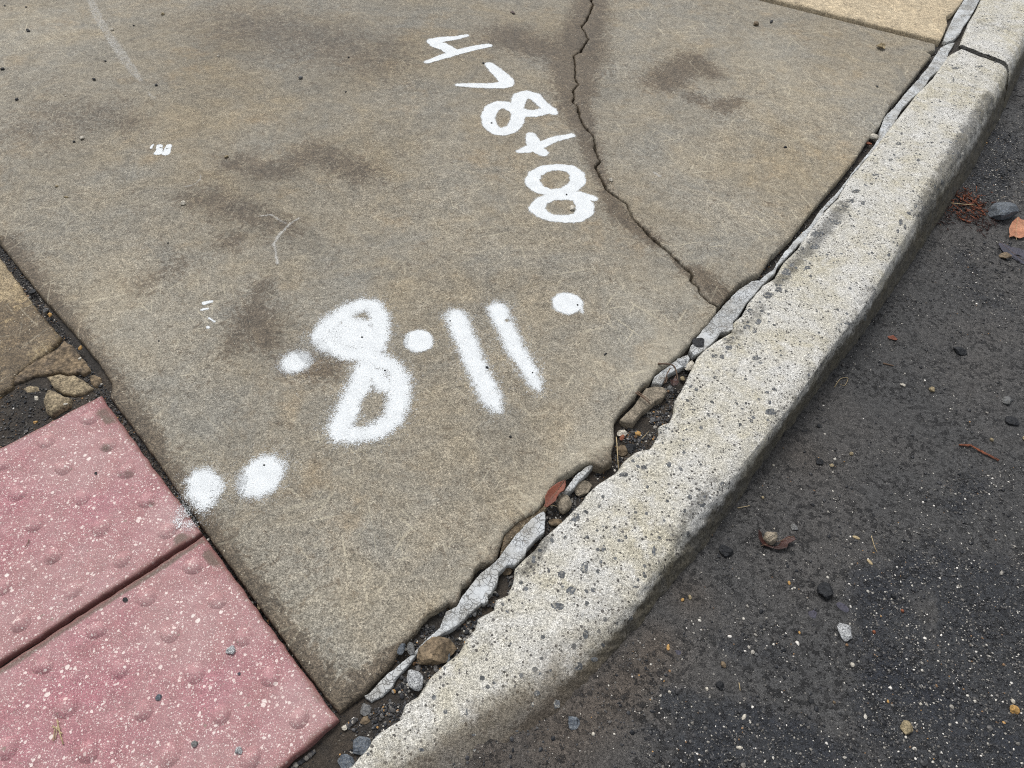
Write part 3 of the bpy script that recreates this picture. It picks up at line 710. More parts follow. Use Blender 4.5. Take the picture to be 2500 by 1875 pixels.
# ---------------------------------------------------------------- sealant strips in the kerb joint
def seal(label, px, z=-.004, seed=0, nm='joint_sealant'):
    w = WL(px, z)
    def zf(x, y): return z+.0016*fbm(x, y, 50, 3, 90+seed)+.0015*fbm(x, y, 14, 2, 95)
    o = patch(nm, w, .004, zf, .012, M_seal, dl=.0025, jit=.0011, seed=20+seed, rings=(.0006, .0016), rnd=.0014)
    recentre(o)
    return tag(o, label, 'sealant', 'strips of cracked sealant in the kerb joint')
A_l = CR(700, 1275, [(525, 1170), (545, 1165), (600, 1110), (680, 1030), (760, 960), (830, 905), (865, 870), (895, 830), (960, 770), (1040, 710), (1060, 650), (1080, 600), (1150, 565), (1180, 505), (1240, 430), (1310, 345), (1400, 272)])+CR(1000, 1050, [(600, 862), (650, 792), (740, 682), (820, 600), (900, 545)])
A_r = CR(1000, 1050, [(915, 560), (915, 630), (910, 690), (850, 740), (790, 800), (775, 850), (740, 890), (710, 908), (655, 915), (640, 930), (600, 965), (592, 1020), (560, 1100), (530, 1120), (535, 1150), (510, 1172), (490, 1165)])+CR(700, 1275, [(1290, 570), (1230, 620), (1170, 680), (1100, 730), (1020, 765), (950, 825), (900, 870), (860, 915), (800, 985), (740, 1055), (715, 1105), (640, 1180), (600, 1195), (570, 1212), (548, 1200), (530, 1190)])
seal('longest pale crazed strip in the joint, from the bottom gravel up to the red leaf', A_l+A_r, seed=0)
seal('thin pale sliver of sealant just above the curled red leaf', CR(1000, 1050, [(1030, 440), (1060, 385), (1120, 305), (1190, 245), (1232, 228), (1242, 240), (1175, 312), (1100, 395), (1040, 450)]), -.006, 1)
seal('short pale strip under the broken twigs, between concrete fragment and main strip', CR(1300, 650, [(805, 790), (820, 745), (880, 700), (950, 645), (1020, 605), (1050, 595), (1065, 622), (1050, 655), (985, 690), (905, 735), (870, 795)]), -.007, 2)
D_l = CR(1300, 650, [(1060, 560), (1075, 530), (1110, 480), (1160, 420), (1240, 322), (1320, 232), (1400, 152), (1480, 102), (1525, 92)])+CR(1700, 550, [(425, 372), (470, 330), (520, 300), (545, 255), (600, 175), (660, 112), (700, 60)])+CR(1700, 0, [(640, 1650), (700, 1580), (770, 1520), (820, 1440), (900, 1350), (960, 1290), (1010, 1225), (1080, 1130), (1150, 1045), (1200, 985), (1240, 915), (1245, 860), (1270, 790), (1340, 720), (1420, 620), (1500, 530), (1560, 460), (1610, 380), (1650, 320), (1705, 290)])
D_r = CR(1700, 0, [(1750, 285), (1705, 350), (1692, 410), (1640, 470), (1580, 520), (1530, 600), (1450, 670), (1390, 730), (1330, 840), (1255, 950), (1205, 1005), (1120, 1105), (1052, 1180), (1012, 1245), (945, 1345), (862, 1425), (852, 1460), (775, 1550), (712, 1645)])+CR(1700, 550, [(710, 112), (650, 172), (600, 222), (545, 282), (532, 320), (500, 350), (440, 405)])+CR(1300, 650, [(1500, 190), (1450, 240), (1405, 318), (1352, 380), (1356, 420), (1330, 440), (1270, 447), (1250, 482), (1210, 520), (1160, 565), (1120, 590), (1090, 600)])
seal('long pale crazed strip beside the cracked slab, running up to the kerb block joint', D_l+D_r, seed=3)
seal('clean pale strip along the buff slab at the top of the picture', CR(1700, 0, [(1672, 268), (1690, 215), (1720, 150), (1750, 92), (1800, 10), (1860, -90), (1960, -90), (1912, 0), (1890, 42), (1850, 112), (1800, 182), (1782, 222), (1735, 270), (1690, 283)]), .002, 4)

# ---------------------------------------------------------------- aggregate showing in the kerb
AG = []
for ox, oy, L in ((1000, 1050, [(940, 730, 44, 50), (1115, 590, 45, 34), (1000, 1190, 62, 38), (1090, 1085, 40, 34), (1025, 975, 32, 30), (1180, 930, 32, 44), (1190, 1380, 22, 38), (1250, 1550, 30, 18), (1140, 1590, 36, 34), (1980, 500, 28, 18), (1490, 1270, 22, 20), (1648, 815, 16, 46), (1580, 250, 24, 18), (1750, 235, 18, 28), (1305, 450, 14, 16), (1420, 745, 24, 13), (1290, 890, 18, 18), (735, 960, 22, 40), (575, 1180, 28, 24), (630, 1175, 14, 14), (1520, 1060, 18, 12), (1890, 455, 20, 18), (2110, 365, 18, 18), (1445, 300, 40, 18), (1280, 510, 16, 18), (940, 950, 10, 18), (1540, 1010, 12, 14), (1310, 800, 18, 30), (1240, 1080, 20, 16), (1880, 700, 16, 30), (1305, 1450, 16, 16), (760, 1165, 10, 12), (1050, 725, 14, 14), (2090, 390, 12, 12)]),
                  (1300, 650, [(1715, 40, 36, 30), (1590, 195, 42, 28), (1665, 155, 28, 24), (1465, 295, 30, 18), (1525, 375, 32, 26), (1450, 410, 30, 20), (1500, 440, 20, 16), (1325, 550, 30, 22), (1230, 605, 26, 18), (1280, 610, 20, 20), (1505, 620, 28, 20), (1610, 985, 46, 28), (1600, 915, 14, 22), (920, 1340, 18, 22), (755, 1355, 24, 14), (1280, 1470, 16, 18), (1060, 1560, 20, 20), (1145, 1610, 30, 20), (775, 1490, 13, 14), (1365, 700, 12, 12), (1470, 710, 12, 12), (1185, 1000, 14, 12), (1865, 735, 12, 18), (1105, 830, 16, 16), (1630, 830, 16, 14), (1230, 750, 16, 14), (890, 1080, 40, 26), (1550, 300, 16, 10), (1590, 325, 14, 10)]),
                  (1700, 550, [(815, 60, 60, 24), (715, 155, 18, 18), (800, 145, 36, 26), (605, 312, 40, 28), (645, 270, 26, 18), (555, 435, 28, 22), (752, 285, 25, 14), (1300, 200, 14, 16), (1140, 620, 12, 30), (370, 1320, 16, 14), (820, 150, 20, 12)]),
                  (1700, 0, [(1040, 1355, 38, 18), (1125, 1370, 20, 16), (1365, 970, 26, 14), (930, 1500, 62, 18), (820, 1575, 55, 20), (1080, 1290, 36, 16), (1435, 1440, 20, 14), (1310, 1080, 20, 12), (1755, 460, 30, 12), (1910, 450, 32, 9), (1500, 1080, 14, 12), (1385, 900, 10, 14), (1735, 540, 8, 24), (1480, 1390, 14, 16), (1380, 1500, 16, 24), (1410, 1530, 12, 22), (1360, 1560, 12, 16), (1660, 1230, 12, 30), (1210, 1180, 28, 10)]),
                  (700, 1275, [(2080, 925, 28, 18), (1690, 1155, 22, 22), (1825, 1228, 26, 38), (1660, 1230, 12, 20), (1710, 1022, 15, 13), (1265, 1435, 22, 12), (910, 1535, 24, 14), (1215, 1280, 8, 32), (740, 1340, 26, 20), (1555, 1410, 14, 8), (550, 1565, 12, 14), (1400, 1085, 14, 14), (1270, 1540, 14, 12), (1780, 1000, 10, 10)])):
    for a, b, rx, ry in L: AG.append((ox+a/2.765, oy+b/2.765, rx/2.765, ry/2.765))
rng = np.random.default_rng(4)
from mathutils.bvhtree import BVHTree
def bvh_of(o):
    me = o.data; return BVHTree.FromPolygons([v.co for v in me.vertices], [tuple(p.vertices) for p in me.polygons])
KB = bvh_of(kerb); KB2 = bvh_of(kerb2)
def cast(px, py, trees):
    d = _f+RV*(px-1250)/FPX-UV*(py-937.5)/FPX; d = Vector(d); best = None
    for t in trees:
        h = t.ray_cast(Vector((0, 0, CAM_H)), d)
        if h[0] is not None and (best is None or h[3] < best[3]): best = h
    return best
VV = []; FF = []
for px, py, rx, ry in AG:
    n = random.Random(int(px*7+py)).choice([6, 7, 8, 9]); rr = random.Random(int(px*3+py*5)); top = []
    for k in range(n):
        an = 2*math.pi*(k+rr.uniform(-.3, .3))/n; s = rr.uniform(.78, 1.15)
        sq = 1/max(abs(math.cos(an)), abs(math.sin(an)))**.35
        top.append((px+rx*math.cos(an)*s*sq*.92, py+ry*math.sin(an)*s*sq*.92))
    outer = []; inner = []; ok = True
    for (a, b) in top:
        h = cast(a, b, (KB, KB2))
        if h is None: ok = False; break
        outer.append(h[0]-h[1]*.0012)
        h2 = cast(px+(a-px)*.9, py+(b-py)*.9, (KB, KB2)); inner.append((h2 or h)[0]+(h2 or h)[1]*.0003)
    if not ok: continue
    hc = cast(px, py, (KB, KB2))
    if hc is None: continue
    b0 = len(VV); VV += [tuple(v) for v in outer]+[tuple(v) for v in inner]+[tuple(hc[0]+hc[1]*.0005)]
    for k in range(n):
        k2 = (k+1) % n
        FF.append([b0+k2, b0+k, b0+n+k, b0+n+k2]); FF.append([b0+n+k2, b0+n+k, b0+2*n])
mesh('exposed_aggregate', VV, FF, S_agg, kerb, False)

# ---------------------------------------------------------------- white sprayed marks
def glyph(name, label, cat, strokes, hard, core=.8, wk=1., mat=None, cell=.0018, ox=0, oy=0, group='white sprayed survey marks', holes=(), zf=sz, lift=.0005):
    """strokes: [ [(x,y,halfwidth)...] ] in crop pixels; hard = soft edge width in metres"""
    mat = mat or M_paint
    S = []
    for st in strokes:
        px = [(ox+a/2.765, oy+b/2.765, r*wk/2.765) for a, b, r in st]
        w = np.array([U(a, b)[:2] for a, b, r in px])
        sc = [np.linalg.norm(U(a+3, b+3)[:2]-U(a-3, b-3)[:2])/8.5 for a, b, r in px]
        rr = np.array([r*s for (a, b, r), s in zip(px, sc)])
        if len(w) == 1: w = np.vstack([w, w+1e-5]); rr = np.repeat(rr, 2)
        S.append((w, rr))
    mg = hard*4+max(r.max() for w, r in S); lo = np.min([w.min(0) for w, r in S], 0)-mg; hi = np.max([w.max(0) for w, r in S], 0)+mg
    xs = np.arange(lo[0], hi[0], cell); ys_ = np.arange(lo[1], hi[1], cell)
    X, Y = np.meshgrid(xs, ys_); P = np.column_stack([X.ravel(), Y.ravel()])
    Pw = P+np.column_stack([fbm(P[:, 0], P[:, 1], 120, 2, 3), fbm(P[:, 0], P[:, 1], 120, 2, 4)])*.003
    cov = np.zeros(len(P))
    for w, rr in S:
        d, bi, bt = segdist(Pw, w[:-1], w[1:]); r = rr[bi]*(1-bt)+rr[bi+1]*bt
        q = np.maximum(0, d-(r-hard*.7)); cov = np.maximum(cov, np.maximum(core*np.exp(-(q/hard)**1.5), .34*core*np.exp(-(q/(hard*2.1))**2)))
    for hx, hy, hr, amt in holes:
        c = U(ox+hx/2.765, oy+hy/2.765)[:2]; r = hr/2.765*np.linalg.norm(U(1250+3, oy+hy/2.765+3)[:2]-U(1247, oy+hy/2.765-3)[:2])/8.5
        cov = cov*(1-amt*np.exp(-((Pw-c)**2).sum(1)/r**2))
    n, m = X.shape
    Cv = cov.reshape(n, m); f = np.maximum(np.maximum(Cv[:-1, :-1], Cv[1:, :-1]), np.maximum(Cv[:-1, 1:], Cv[1:, 1:])) > .06
    i = (np.arange(n-1)[:, None]*m+np.arange(m-1)[None, :])[f]
    F_ = np.stack([i, i+1, i+m+1, i+m], -1)
    used = np.unique(F_); mp = -np.ones(n*m, int); mp[used] = np.arange(len(used))
    V = np.column_stack([P, zf(P[:, 0], P[:, 1])+lift])[used]
    o = mesh(name, V, mp[F_], mat, None, True, {'cov': cov[used]})
    recentre(o)
    return tag(o, label, cat, group)
U0 = dict(ox=800, oy=0, hard=.0042, core=.84, wk=1.17)
glyph('painted_mark', 'sprayed white letter like a hooked h, topmost of the upper row', 'paint mark', [[(672, 418, 11), (800, 375, 17), (900, 345, 17), (1000, 322, 16), (1086, 308, 13)], [(935, 241, 9), (860, 256, 13), (795, 262, 17), (745, 270, 20), (722, 280, 27), (740, 298, 27), (790, 318, 24), (840, 348, 25)]], **U0)
glyph('painted_mark', 'sprayed white bent stroke like a seven lying on its side', 'paint mark', [[(1092, 438, 18), (1140, 482, 24), (1185, 522, 28), (1205, 548, 30), (1202, 566, 30), (1170, 577, 24), (1080, 581, 18), (980, 577, 17), (875, 574, 9)]], **U0)
glyph('painted_mark', 'sprayed white slanted eight, above the plus sign', 'paint mark', [[(1525, 760, 18), (1450, 705, 24), (1400, 655, 26), (1345, 637, 26), (1300, 655, 30), (1282, 700, 28), (1275, 745, 26)], [(1510, 742, 20), (1450, 755, 24), (1400, 768, 24), (1330, 765, 28), (1270, 745, 28), (1210, 712, 26), (1155, 708, 26), (1105, 735, 28), (1082, 790, 28), (1095, 850, 28), (1140, 885, 28), (1190, 890, 28), (1245, 870, 28), (1280, 820, 28), (1285, 770, 28)]], **U0)
glyph('painted_mark', 'sprayed white plus sign between the two upper eights', 'paint mark', [[(1292, 1022, 13), (1350, 1008, 24), (1430, 985, 24), (1530, 940, 19), (1648, 915, 14)], [(1372, 915, 22), (1388, 960, 30), (1405, 1000, 32), (1455, 1035, 22)]], **U0)
glyph('painted_mark', 'sprayed white eight lying below the plus sign', 'paint mark', [[(1382, 1215, 32), (1400, 1175, 28), (1460, 1140, 24), (1550, 1128, 22), (1640, 1140, 28), (1685, 1180, 34), (1690, 1225, 34), (1655, 1265, 32), (1590, 1292, 24), (1500, 1300, 24), (1430, 1280, 30), (1390, 1245, 34), (1382, 1215, 32)], [(1410, 1410, 36), (1440, 1360, 30), (1510, 1330, 25), (1600, 1325, 26), (1690, 1330, 36), (1735, 1385, 42), (1735, 1430, 40), (1690, 1470, 32), (1600, 1480, 26), (1500, 1470, 26), (1440, 1440, 32), (1410, 1410, 36)], [(1620, 1322, 24), (1700, 1312, 22), (1795, 1342, 20)]], **U0)
L0 = dict(ox=600, oy=650, hard=.017)
glyph('painted_mark', 'largest sprayed white eight with fuzzy edges, lower row', 'paint mark', [[(860, 270, 52), (790, 265, 52), (680, 310, 55), (570, 390, 58), (510, 470, 60), (560, 530, 60), (680, 580, 58), (800, 600, 62), (880, 540, 58), (905, 440, 58), (895, 340, 58), (850, 270, 52)], [(620, 460, 80), (760, 470, 110)], [(700, 380, 60), (780, 400, 60)], [(860, 620, 60), (980, 680, 60), (1035, 780, 70), (1030, 900, 72), (1000, 1020, 66), (900, 1110, 60), (760, 1140, 56), (650, 1125, 72), (635, 1080, 70), (690, 980, 72), (745, 860, 72), (790, 760, 68), (820, 660, 60)], [(895, 740, 70), (930, 800, 60)]], holes=((780, 335, 50, .3), (600, 470, 70, .16), (850, 925, 56, 1.), (830, 965, 34, .8), (960, 730, 45, .25)), **L0)
glyph('painted_mark', 'sparse sprayed white dot touching the left side of the large eight', 'paint mark', [[(330, 650, 78), (350, 640, 78)], [(380, 620, 50)]], core=.72, **L0)
glyph('painted_mark', 'crisp sprayed white dot between the large eight and the two bars', 'paint mark', [[(1165, 505, 84)]], ox=600, oy=650, hard=.0065)
glyph('painted_mark', 'longer sprayed white bar, the left of the two bars', 'paint mark', [[(1420, 345, 62), (1450, 420, 64), (1520, 590, 62), (1600, 770, 66), (1660, 900, 68), (1695, 960, 36)]], **L0)
glyph('painted_mark', 'shorter sprayed white bar with a flaked spot, right of the two bars', 'paint mark', [[(1700, 290, 58), (1750, 400, 56), (1820, 560, 56), (1900, 680, 54), (1955, 790, 40), (1975, 830, 24)]], holes=((1765, 368, 16, .9),), **L0)
glyph('painted_mark', 'round sprayed white dot, rightmost of the lower row', 'paint mark', [[(235, 250, 88)], [(330, 270, 8), (335, 310, 8)]], ox=1300, oy=650, hard=.0065)
glyph('painted_mark', 'slanted oval sprayed white dot below the large eight', 'paint mark', [[(90, 1440, 122), (128, 1385, 112)], [(30, 1480, 80)]], **L0)
glyph('painted_mark', 'soft white dot spilling over the slab joint towards the red pavers', 'paint mark', [[(-275, 1500, 105), (-300, 1440, 80)], [(-270, 1590, 60)]], core=.74, ox=600, oy=650, hard=.016)
CG = 'faded chalky marks on the walk'
CH = dict(mat=M_chalk, group=CG)
glyph('chalk_mark', 'long faded chalky line at the upper left, running off the top edge', 'chalk mark', [[(600, -30, 14), (655, 105, 18), (725, 225, 15), (790, 325, 22), (860, 425, 20), (915, 500, 18), (950, 545, 10)], [(1000, 625, 8), (1040, 665, 12)]], ox=0, oy=0, hard=.007, core=.62, **CH)
glyph('chalk_mark', 'small pair of white stencilled strokes below the long faded line', 'chalk mark', [[(1072, 1030, 14), (1078, 985, 12)], [(1125, 1030, 14), (1140, 985, 12)], [(1022, 1000, 4), (1030, 980, 4)], [(1068, 1032, 16)], [(1120, 1035, 16)]], ox=0, oy=0, hard=.0014, core=1.05, mat=M_paint, group=CG, holes=((1085, 1000, 7, .9), (1130, 1003, 7, .9), (1070, 975, 8, .5)))
glyph('chalk_mark', 'pale curved scrape shaped like a hook left of the middle', 'chalk mark', [[(1950, 0, 7), (1890, 60, 8), (1850, 130, 8), (1862, 190, 7), (1875, 260, 9)], [(1950, 0, 6), (2020, -50, 5)], [(1930, -10, 5), (1830, -70, 6), (1760, -60, 5)]], ox=0, oy=550, hard=.0042, core=.86, **CH)
glyph('chalk_mark', 'tiny white paint fleck cluster left of the large eight', 'chalk mark', [[(1380, 525, 12), (1425, 515, 7)], [(1365, 570, 7), (1400, 565, 5)], [(1405, 690, 9)], [(1410, 625, 4), (1450, 650, 4)]], ox=0, oy=550, hard=.0016, core=1., mat=M_paint, group=CG)
glyph('chalk_mark', 'faint curved scuff below the stencilled strokes', 'chalk mark', [[(1350, 1185, 6), (1355, 1210, 7), (1310, 1245, 6), (1250, 1260, 5)]], ox=0, oy=0, hard=.003, core=.6, **CH)
glyph('chalk_mark', 'small white splash to the right of the slab crack', 'chalk mark', [[(1595, 430, 3), (1606, 426, 4), (1618, 432, 3)], [(1600, 446, 2)]], ox=0, oy=0, hard=.0016, core=.0, **CH) if False else glyph('chalk_mark', 'small white splash to the right of the slab crack', 'chalk mark', [[(2205, 1165, 8), (2240, 1185, 12)], [(2190, 1230, 6)]], ox=800, oy=0, hard=.003, core=.75, **CH)
glyph('chalk_mark', 'dried white runs under the dot beside the large eight', 'chalk mark', [[(345, 770, 5), (380, 760, 7)], [(425, 740, 7), (440, 800, 6)], [(340, 860, 5), (370, 885, 5)], [(410, 800, 4), (395, 830, 4)]], ox=600, oy=650, hard=.003, core=.7, **CH)
# overspray on the red paver corner
glyph('painted_mark', 'thin white overspray on the corner of the upper red paver', 'paint mark', [[(1200, 0, 40), (1290, 20, 40)], [(1230, -60, 50)]], ox=0, oy=1275, hard=.009, core=.42, zf=lambda x, y: .0012+.0016*fbm(x, y, 25, 3, 18), lift=.0008)

# ---------------------------------------------------------------- stones, leaves, twigs
import bmesh
def ico(sub):
    bm = bmesh.new(); bmesh.ops.create_icosphere(bm, subdivisions=sub, radius=1)
    V = np.array([v.co[:] for v in bm.verts]); F_ = [[v.index for v in f.verts] for f in bm.faces]; bm.free(); return V, F_
ICO = {s: ico(s) for s in (1, 2, 3, 4)}
def rock_verts(sub, rr, angular=.8):
    V = ICO[sub][0].copy()
    for k in range(int(14*angular)+2):
        n = np.array([rr.gauss(0, 1) for _ in range(3)]); n /= np.linalg.norm(n); d = rr.uniform(.5, .8) if angular > 1 else rr.uniform(.58, .88) if angular > .3 else rr.uniform(.8, .95)
        p = V@n; m = p > d; V[m] -= np.outer(p[m]-d, n)
    o = rr.uniform(0, 50)
    V *= (1+.12*(1 if sub < 3 else 1.6)*fbm(V[:, 0]+o, V[:, 1]+V[:, 2]*.7, 3, 2, 7))[:, None]
    V -= (V.max(0)+V.min(0))/2; V /= np.abs(V).max(0)
    return V
def surf_joint(x, y): return gz(x, y)
def stone(px, py, wpx, hpx, rot, mat, label, cat='stone', where='joint', tall=.6, angular=.8, sub=3, nm='stone', group=None, sink=.3, zoff=0., seed=None):
    zf = {'joint': surf_joint, 'road': rz, 'slab': sz, 'kerb': lambda x, y: -.001, 'tile': lambda x, y: .0005}[where]
    P = UZ(px, py, zf)
    ppm = 10/np.linalg.norm(UZ(px+5, py, zf)-UZ(px-5, py, zf))
    a, b = wpx/2/ppm, hpx/2/ppm*1.22
    rr = random.Random(int(px*13+py*7) if seed is None else seed)
    V = rock_verts(sub, rr, angular); h = min(a, b)*tall*2
    V = V*np.array([a, b, h/2]); th = math.radians(rot); c, s = math.cos(th), math.sin(th)
    V[:, :2] = V[:, :2]@np.array([[c, s], [-s, c]])
    V[:, 2] += h/2*(1-2*sink)+P[2]+zoff; V[:, 0] += P[0]; V[:, 1] += P[1]
    o = mesh(nm, V, ICO[sub][1], mat, None, angular < .5)
    if angular >= .5:
        pass
    recentre(o); return tag(o, label, cat, group)

# in the kerb joint
br = stone(1062, 1597, 92, 60, 52, S_brown, 'lumpy brown conglomerate stone in the kerb joint, largest loose stone there', angular=1.1, tall=.6, sub=4, sink=.2)
stone(1047, 1590, 20, 15, 10, S_gray, None, where='joint', zoff=.018) if False else None
stone(1015, 1667, 37, 40, 20, S_gran, 'white and black speckled granite pebble in the joint below the brown stone', sub=3, tall=.7, sink=.15, zoff=.004)
stone(1004, 1588, 20, 28, 15, S_gray, 'upright grey pebble wedged against the sealant beside the brown stone', tall=.9, zoff=.006)
stone(981, 1591, 20, 26, -20, S_blue, 'dark blue pebble stuck in the slab edge left of the grey pebble', tall=.6, zoff=.01)
stone(1092, 1604, 20, 24, 30, S_blue, 'small dark slate chip at the right end of the brown stone', tall=.5, zoff=.004)
stone(884, 1825, 48, 42, 30, S_blue, 'broad blue grey stone embedded at the bottom of the joint', tall=.35, zoff=.002, sink=.35)
stone(845, 1862, 34, 34, 60, S_blue, 'blue grey stone cut by the bottom edge of the picture', tall=.4, zoff=.001)
stone(893, 1733, 28, 26, 10, S_gray, 'round grey pebble just below the lowest tip of the sealant', tall=.6)
stone(892, 1758, 26, 18, 10, S_brown, 'small brown pebble near the corner of the lower red paver', tall=.5)
stone(842, 1778, 14, 12, 60, S_pale, 'pale chip beside the corner of the lower red paver', tall=.6, zoff=.002)
stone(1420, 1195, 50, 34, 48, S_conc, 'flat light grey chip in the joint right of the thin sealant sliver', tall=.3, angular=.9, sub=4, zoff=.003)
stone(1376, 1238, 37, 44, 0, S_conc, 'rounded tan grey stone just below the curled red leaf', tall=.8, angular=.4, sink=.25, zoff=.003)
stone(1356, 1277, 36, 16, 10, S_brown, 'flat brown stone under the red leaf at the kerb edge', tall=.6)
stone(1237, 1393, 28, 22, 30, S_brown, 'brown pebble beside the narrow waist of the long sealant strip', tall=.6)
stone(1158, 1503, 12, 11, 0, S_gray, 'upper of two small grey pebbles right of the long sealant strip', tall=.8, zoff=.004)
stone(1155, 1492, 9, 8, 0, S_gray, 'tiny pebble above the two small grey pebbles by the sealant', tall=.8, zoff=.006)
stone(1147, 1506, 9, 8, 0, S_blue, 'lower of two small grey pebbles right of the long sealant strip', tall=.8, zoff=.004)
stone(1660, 896, 26, 24, 0, S_gran, 'speckled blue grey pebble by the broken twigs in the joint', tall=.8, zoff=.008)
stone(1680, 903, 17, 30, -35, S_pale, 'long pale pebble leaning on the kerb beside the speckled one', tall=.6, zoff=.009)
stone(1664, 930, 12, 11, 0, S_tan, 'tiny cream pebble below the long pale pebble', tall=.7, zoff=.005)
stone(1701, 850, 34, 24, 30, S_dark, 'dark torn flap lying across the main sealant strip', 'debris', tall=.3, zoff=.012, angular=1., nm='debris')
stone(1518, 1062, 26, 15, 12, S_pale, 'white chip at the deep end of the joint below the concrete fragment', tall=.5, zoff=.004)
stone(1517, 1103, 30, 26, 20, S_brown, 'brown pebble at the corner of the walk next to the straw', tall=.6)
stone(1539, 1095, 34, 22, 20, S_dark, 'black stone in the pocket of the joint near the straw', tall=.5)
stone(1557, 1060, 15, 12, 20, S_yell, 'small ochre pebble in the gravel below the concrete fragment', tall=.6)
stone(1592, 1026, 13, 11, 20, S_gray, 'grey pebble in the dark gravel right of the concrete fragment', tall=.6)
stone(1636, 950, 16, 16, 20, S_gray, 'grey pebble between the concrete fragment and the kerb', tall=.6)
stone(2127, 345, 24, 14, 5, S_pale, 'smooth white pebble lodged in the upper kerb joint', tall=.7, angular=.2, zoff=.01)
stone(2115, 358, 20, 8, -20, S_orange, 'small reddish bit below the smooth white pebble', 'debris', nm='debris', tall=.5, zoff=.008)
stone(1935, 16, 16, 13, 0, S_gran, 'shiny clear bead in the joint along the buff slab', 'bead', nm='bead', tall=.8, angular=.1, zoff=.016)
stone(128, 778, 10, 13, 30, S_yell, 'orange pebble in the left slab joint above the rubble', tall=.8, zoff=.008)
stone(117, 765, 15, 12, 30, S_gray, 'grey bit in the left slab joint beside the orange pebble', tall=.8, zoff=.006)
stone(84, 721, 17, 13, 30, S_dark, 'black lump in the left slab joint near the picture edge', tall=.6, zoff=.006)
stone(204, 863, 9, 10, 0, S_yell, 'tan pebble in the left slab joint beside the rubble', tall=.8, zoff=.012)
stone(205, 891, 8, 8, 0, S_pale, 'tiny white stone on the brown rubble slab', tall=.8, zoff=.014)
stone(87, 1032, 10, 9, 0, S_yell, 'ochre pebble in the soil above the upper red paver', tall=.7)
stone(164, 995, 15, 5, 12, S_pale, 'thin white chip on the edge of the upper red paver', tall=.5, zoff=.008)
stone(640, 1488, 15, 17, 0, S_tan, 'tan stone wedged between the walk and the lower red paver', tall=.9, zoff=.012)
stone(632, 1478, 9, 12, 0, S_dark, 'black bit beside the tan stone in the paver joint', tall=.7, zoff=.014)
# rubble at the left
RG = 'broken rubble left of the walk'
def rubble(px, z, label, mat, seed, depth=.03, nm='concrete_rubble', amp=.003, rnd=.004):
    o = patch(nm, WL(CR(0, 550, px), z), .006, lambda x, y: z+amp*fbm(x, y, 28, 3, 70+seed), depth, mat, dl=.003, jit=.0014, seed=40+seed, rnd=rnd, rings=(.001, .003))
    recentre(o); return tag(o, label, 'rubble', RG)
rubble([(432, 775), (480, 800), (540, 865), (590, 935), (610, 975), (560, 1005), (520, 985), (492, 990), (462, 1002), (400, 985), (330, 998), (240, 1008), (150, 1048), (88, 1068), (100, 1015), (160, 965), (230, 915), (310, 865), (375, 835)], -.004, 'largest flat ochre piece of rubble, topmost beside the walk', S_chunk, 0)
rubble([(312, 1018), (400, 1000), (460, 1014), (495, 1005), (540, 1030), (590, 1062), (628, 1100), (570, 1128), (500, 1140), (430, 1130), (375, 1108), (345, 1070)], -.005, 'middle flat ochre piece of rubble, above the upper red paver', S_buffc, 1)
rubble([(600, 1015), (640, 1000), (682, 1030), (682, 1075), (645, 1092), (605, 1055)], -.007, 'small angular piece of rubble nearest the slab joint', S_chunk, 2)
rubble([(300, 1102), (330, 1095), (370, 1110), (430, 1142), (478, 1152), (470, 1200), (400, 1240), (335, 1280), (300, 1240), (278, 1175)], -.0005, 'rounded pale piece of rubble touching the upper red paver', S_buffc, 3, amp=.008, rnd=.012)
rubble([(138, 1100), (190, 1068), (250, 1080), (282, 1108), (230, 1128), (170, 1136)], -.006, 'small pale flat piece of rubble left of the rounded one', S_buffc, 4, amp=.004, rnd=.008)
rubble([(222, 1150), (255, 1148), (262, 1178), (232, 1182)], -.008, 'tiny pale piece of rubble beside the rounded one', S_pale, 5, rnd=.003)
# concrete fragment in the joint
o = patch('concrete_fragment', WL(CR(1300, 650, [(592, 1030), (640, 980), (700, 920), (735, 870), (765, 818), (820, 808), (890, 815), (912, 840), (892, 880), (830, 912), (790, 950), (742, 980), (712, 1020), (685, 1060), (640, 1062), (605, 1045)]), -.004), .005, lambda x, y: -.003+.004*fbm(x, y, 40, 3, 99), .02, S_conc, dl=.003, jit=.001, seed=60, rnd=.005, rings=(.001, .003))
tag(recentre(o), 'bent concrete fragment lying in the widest part of the kerb joint', 'fragment')

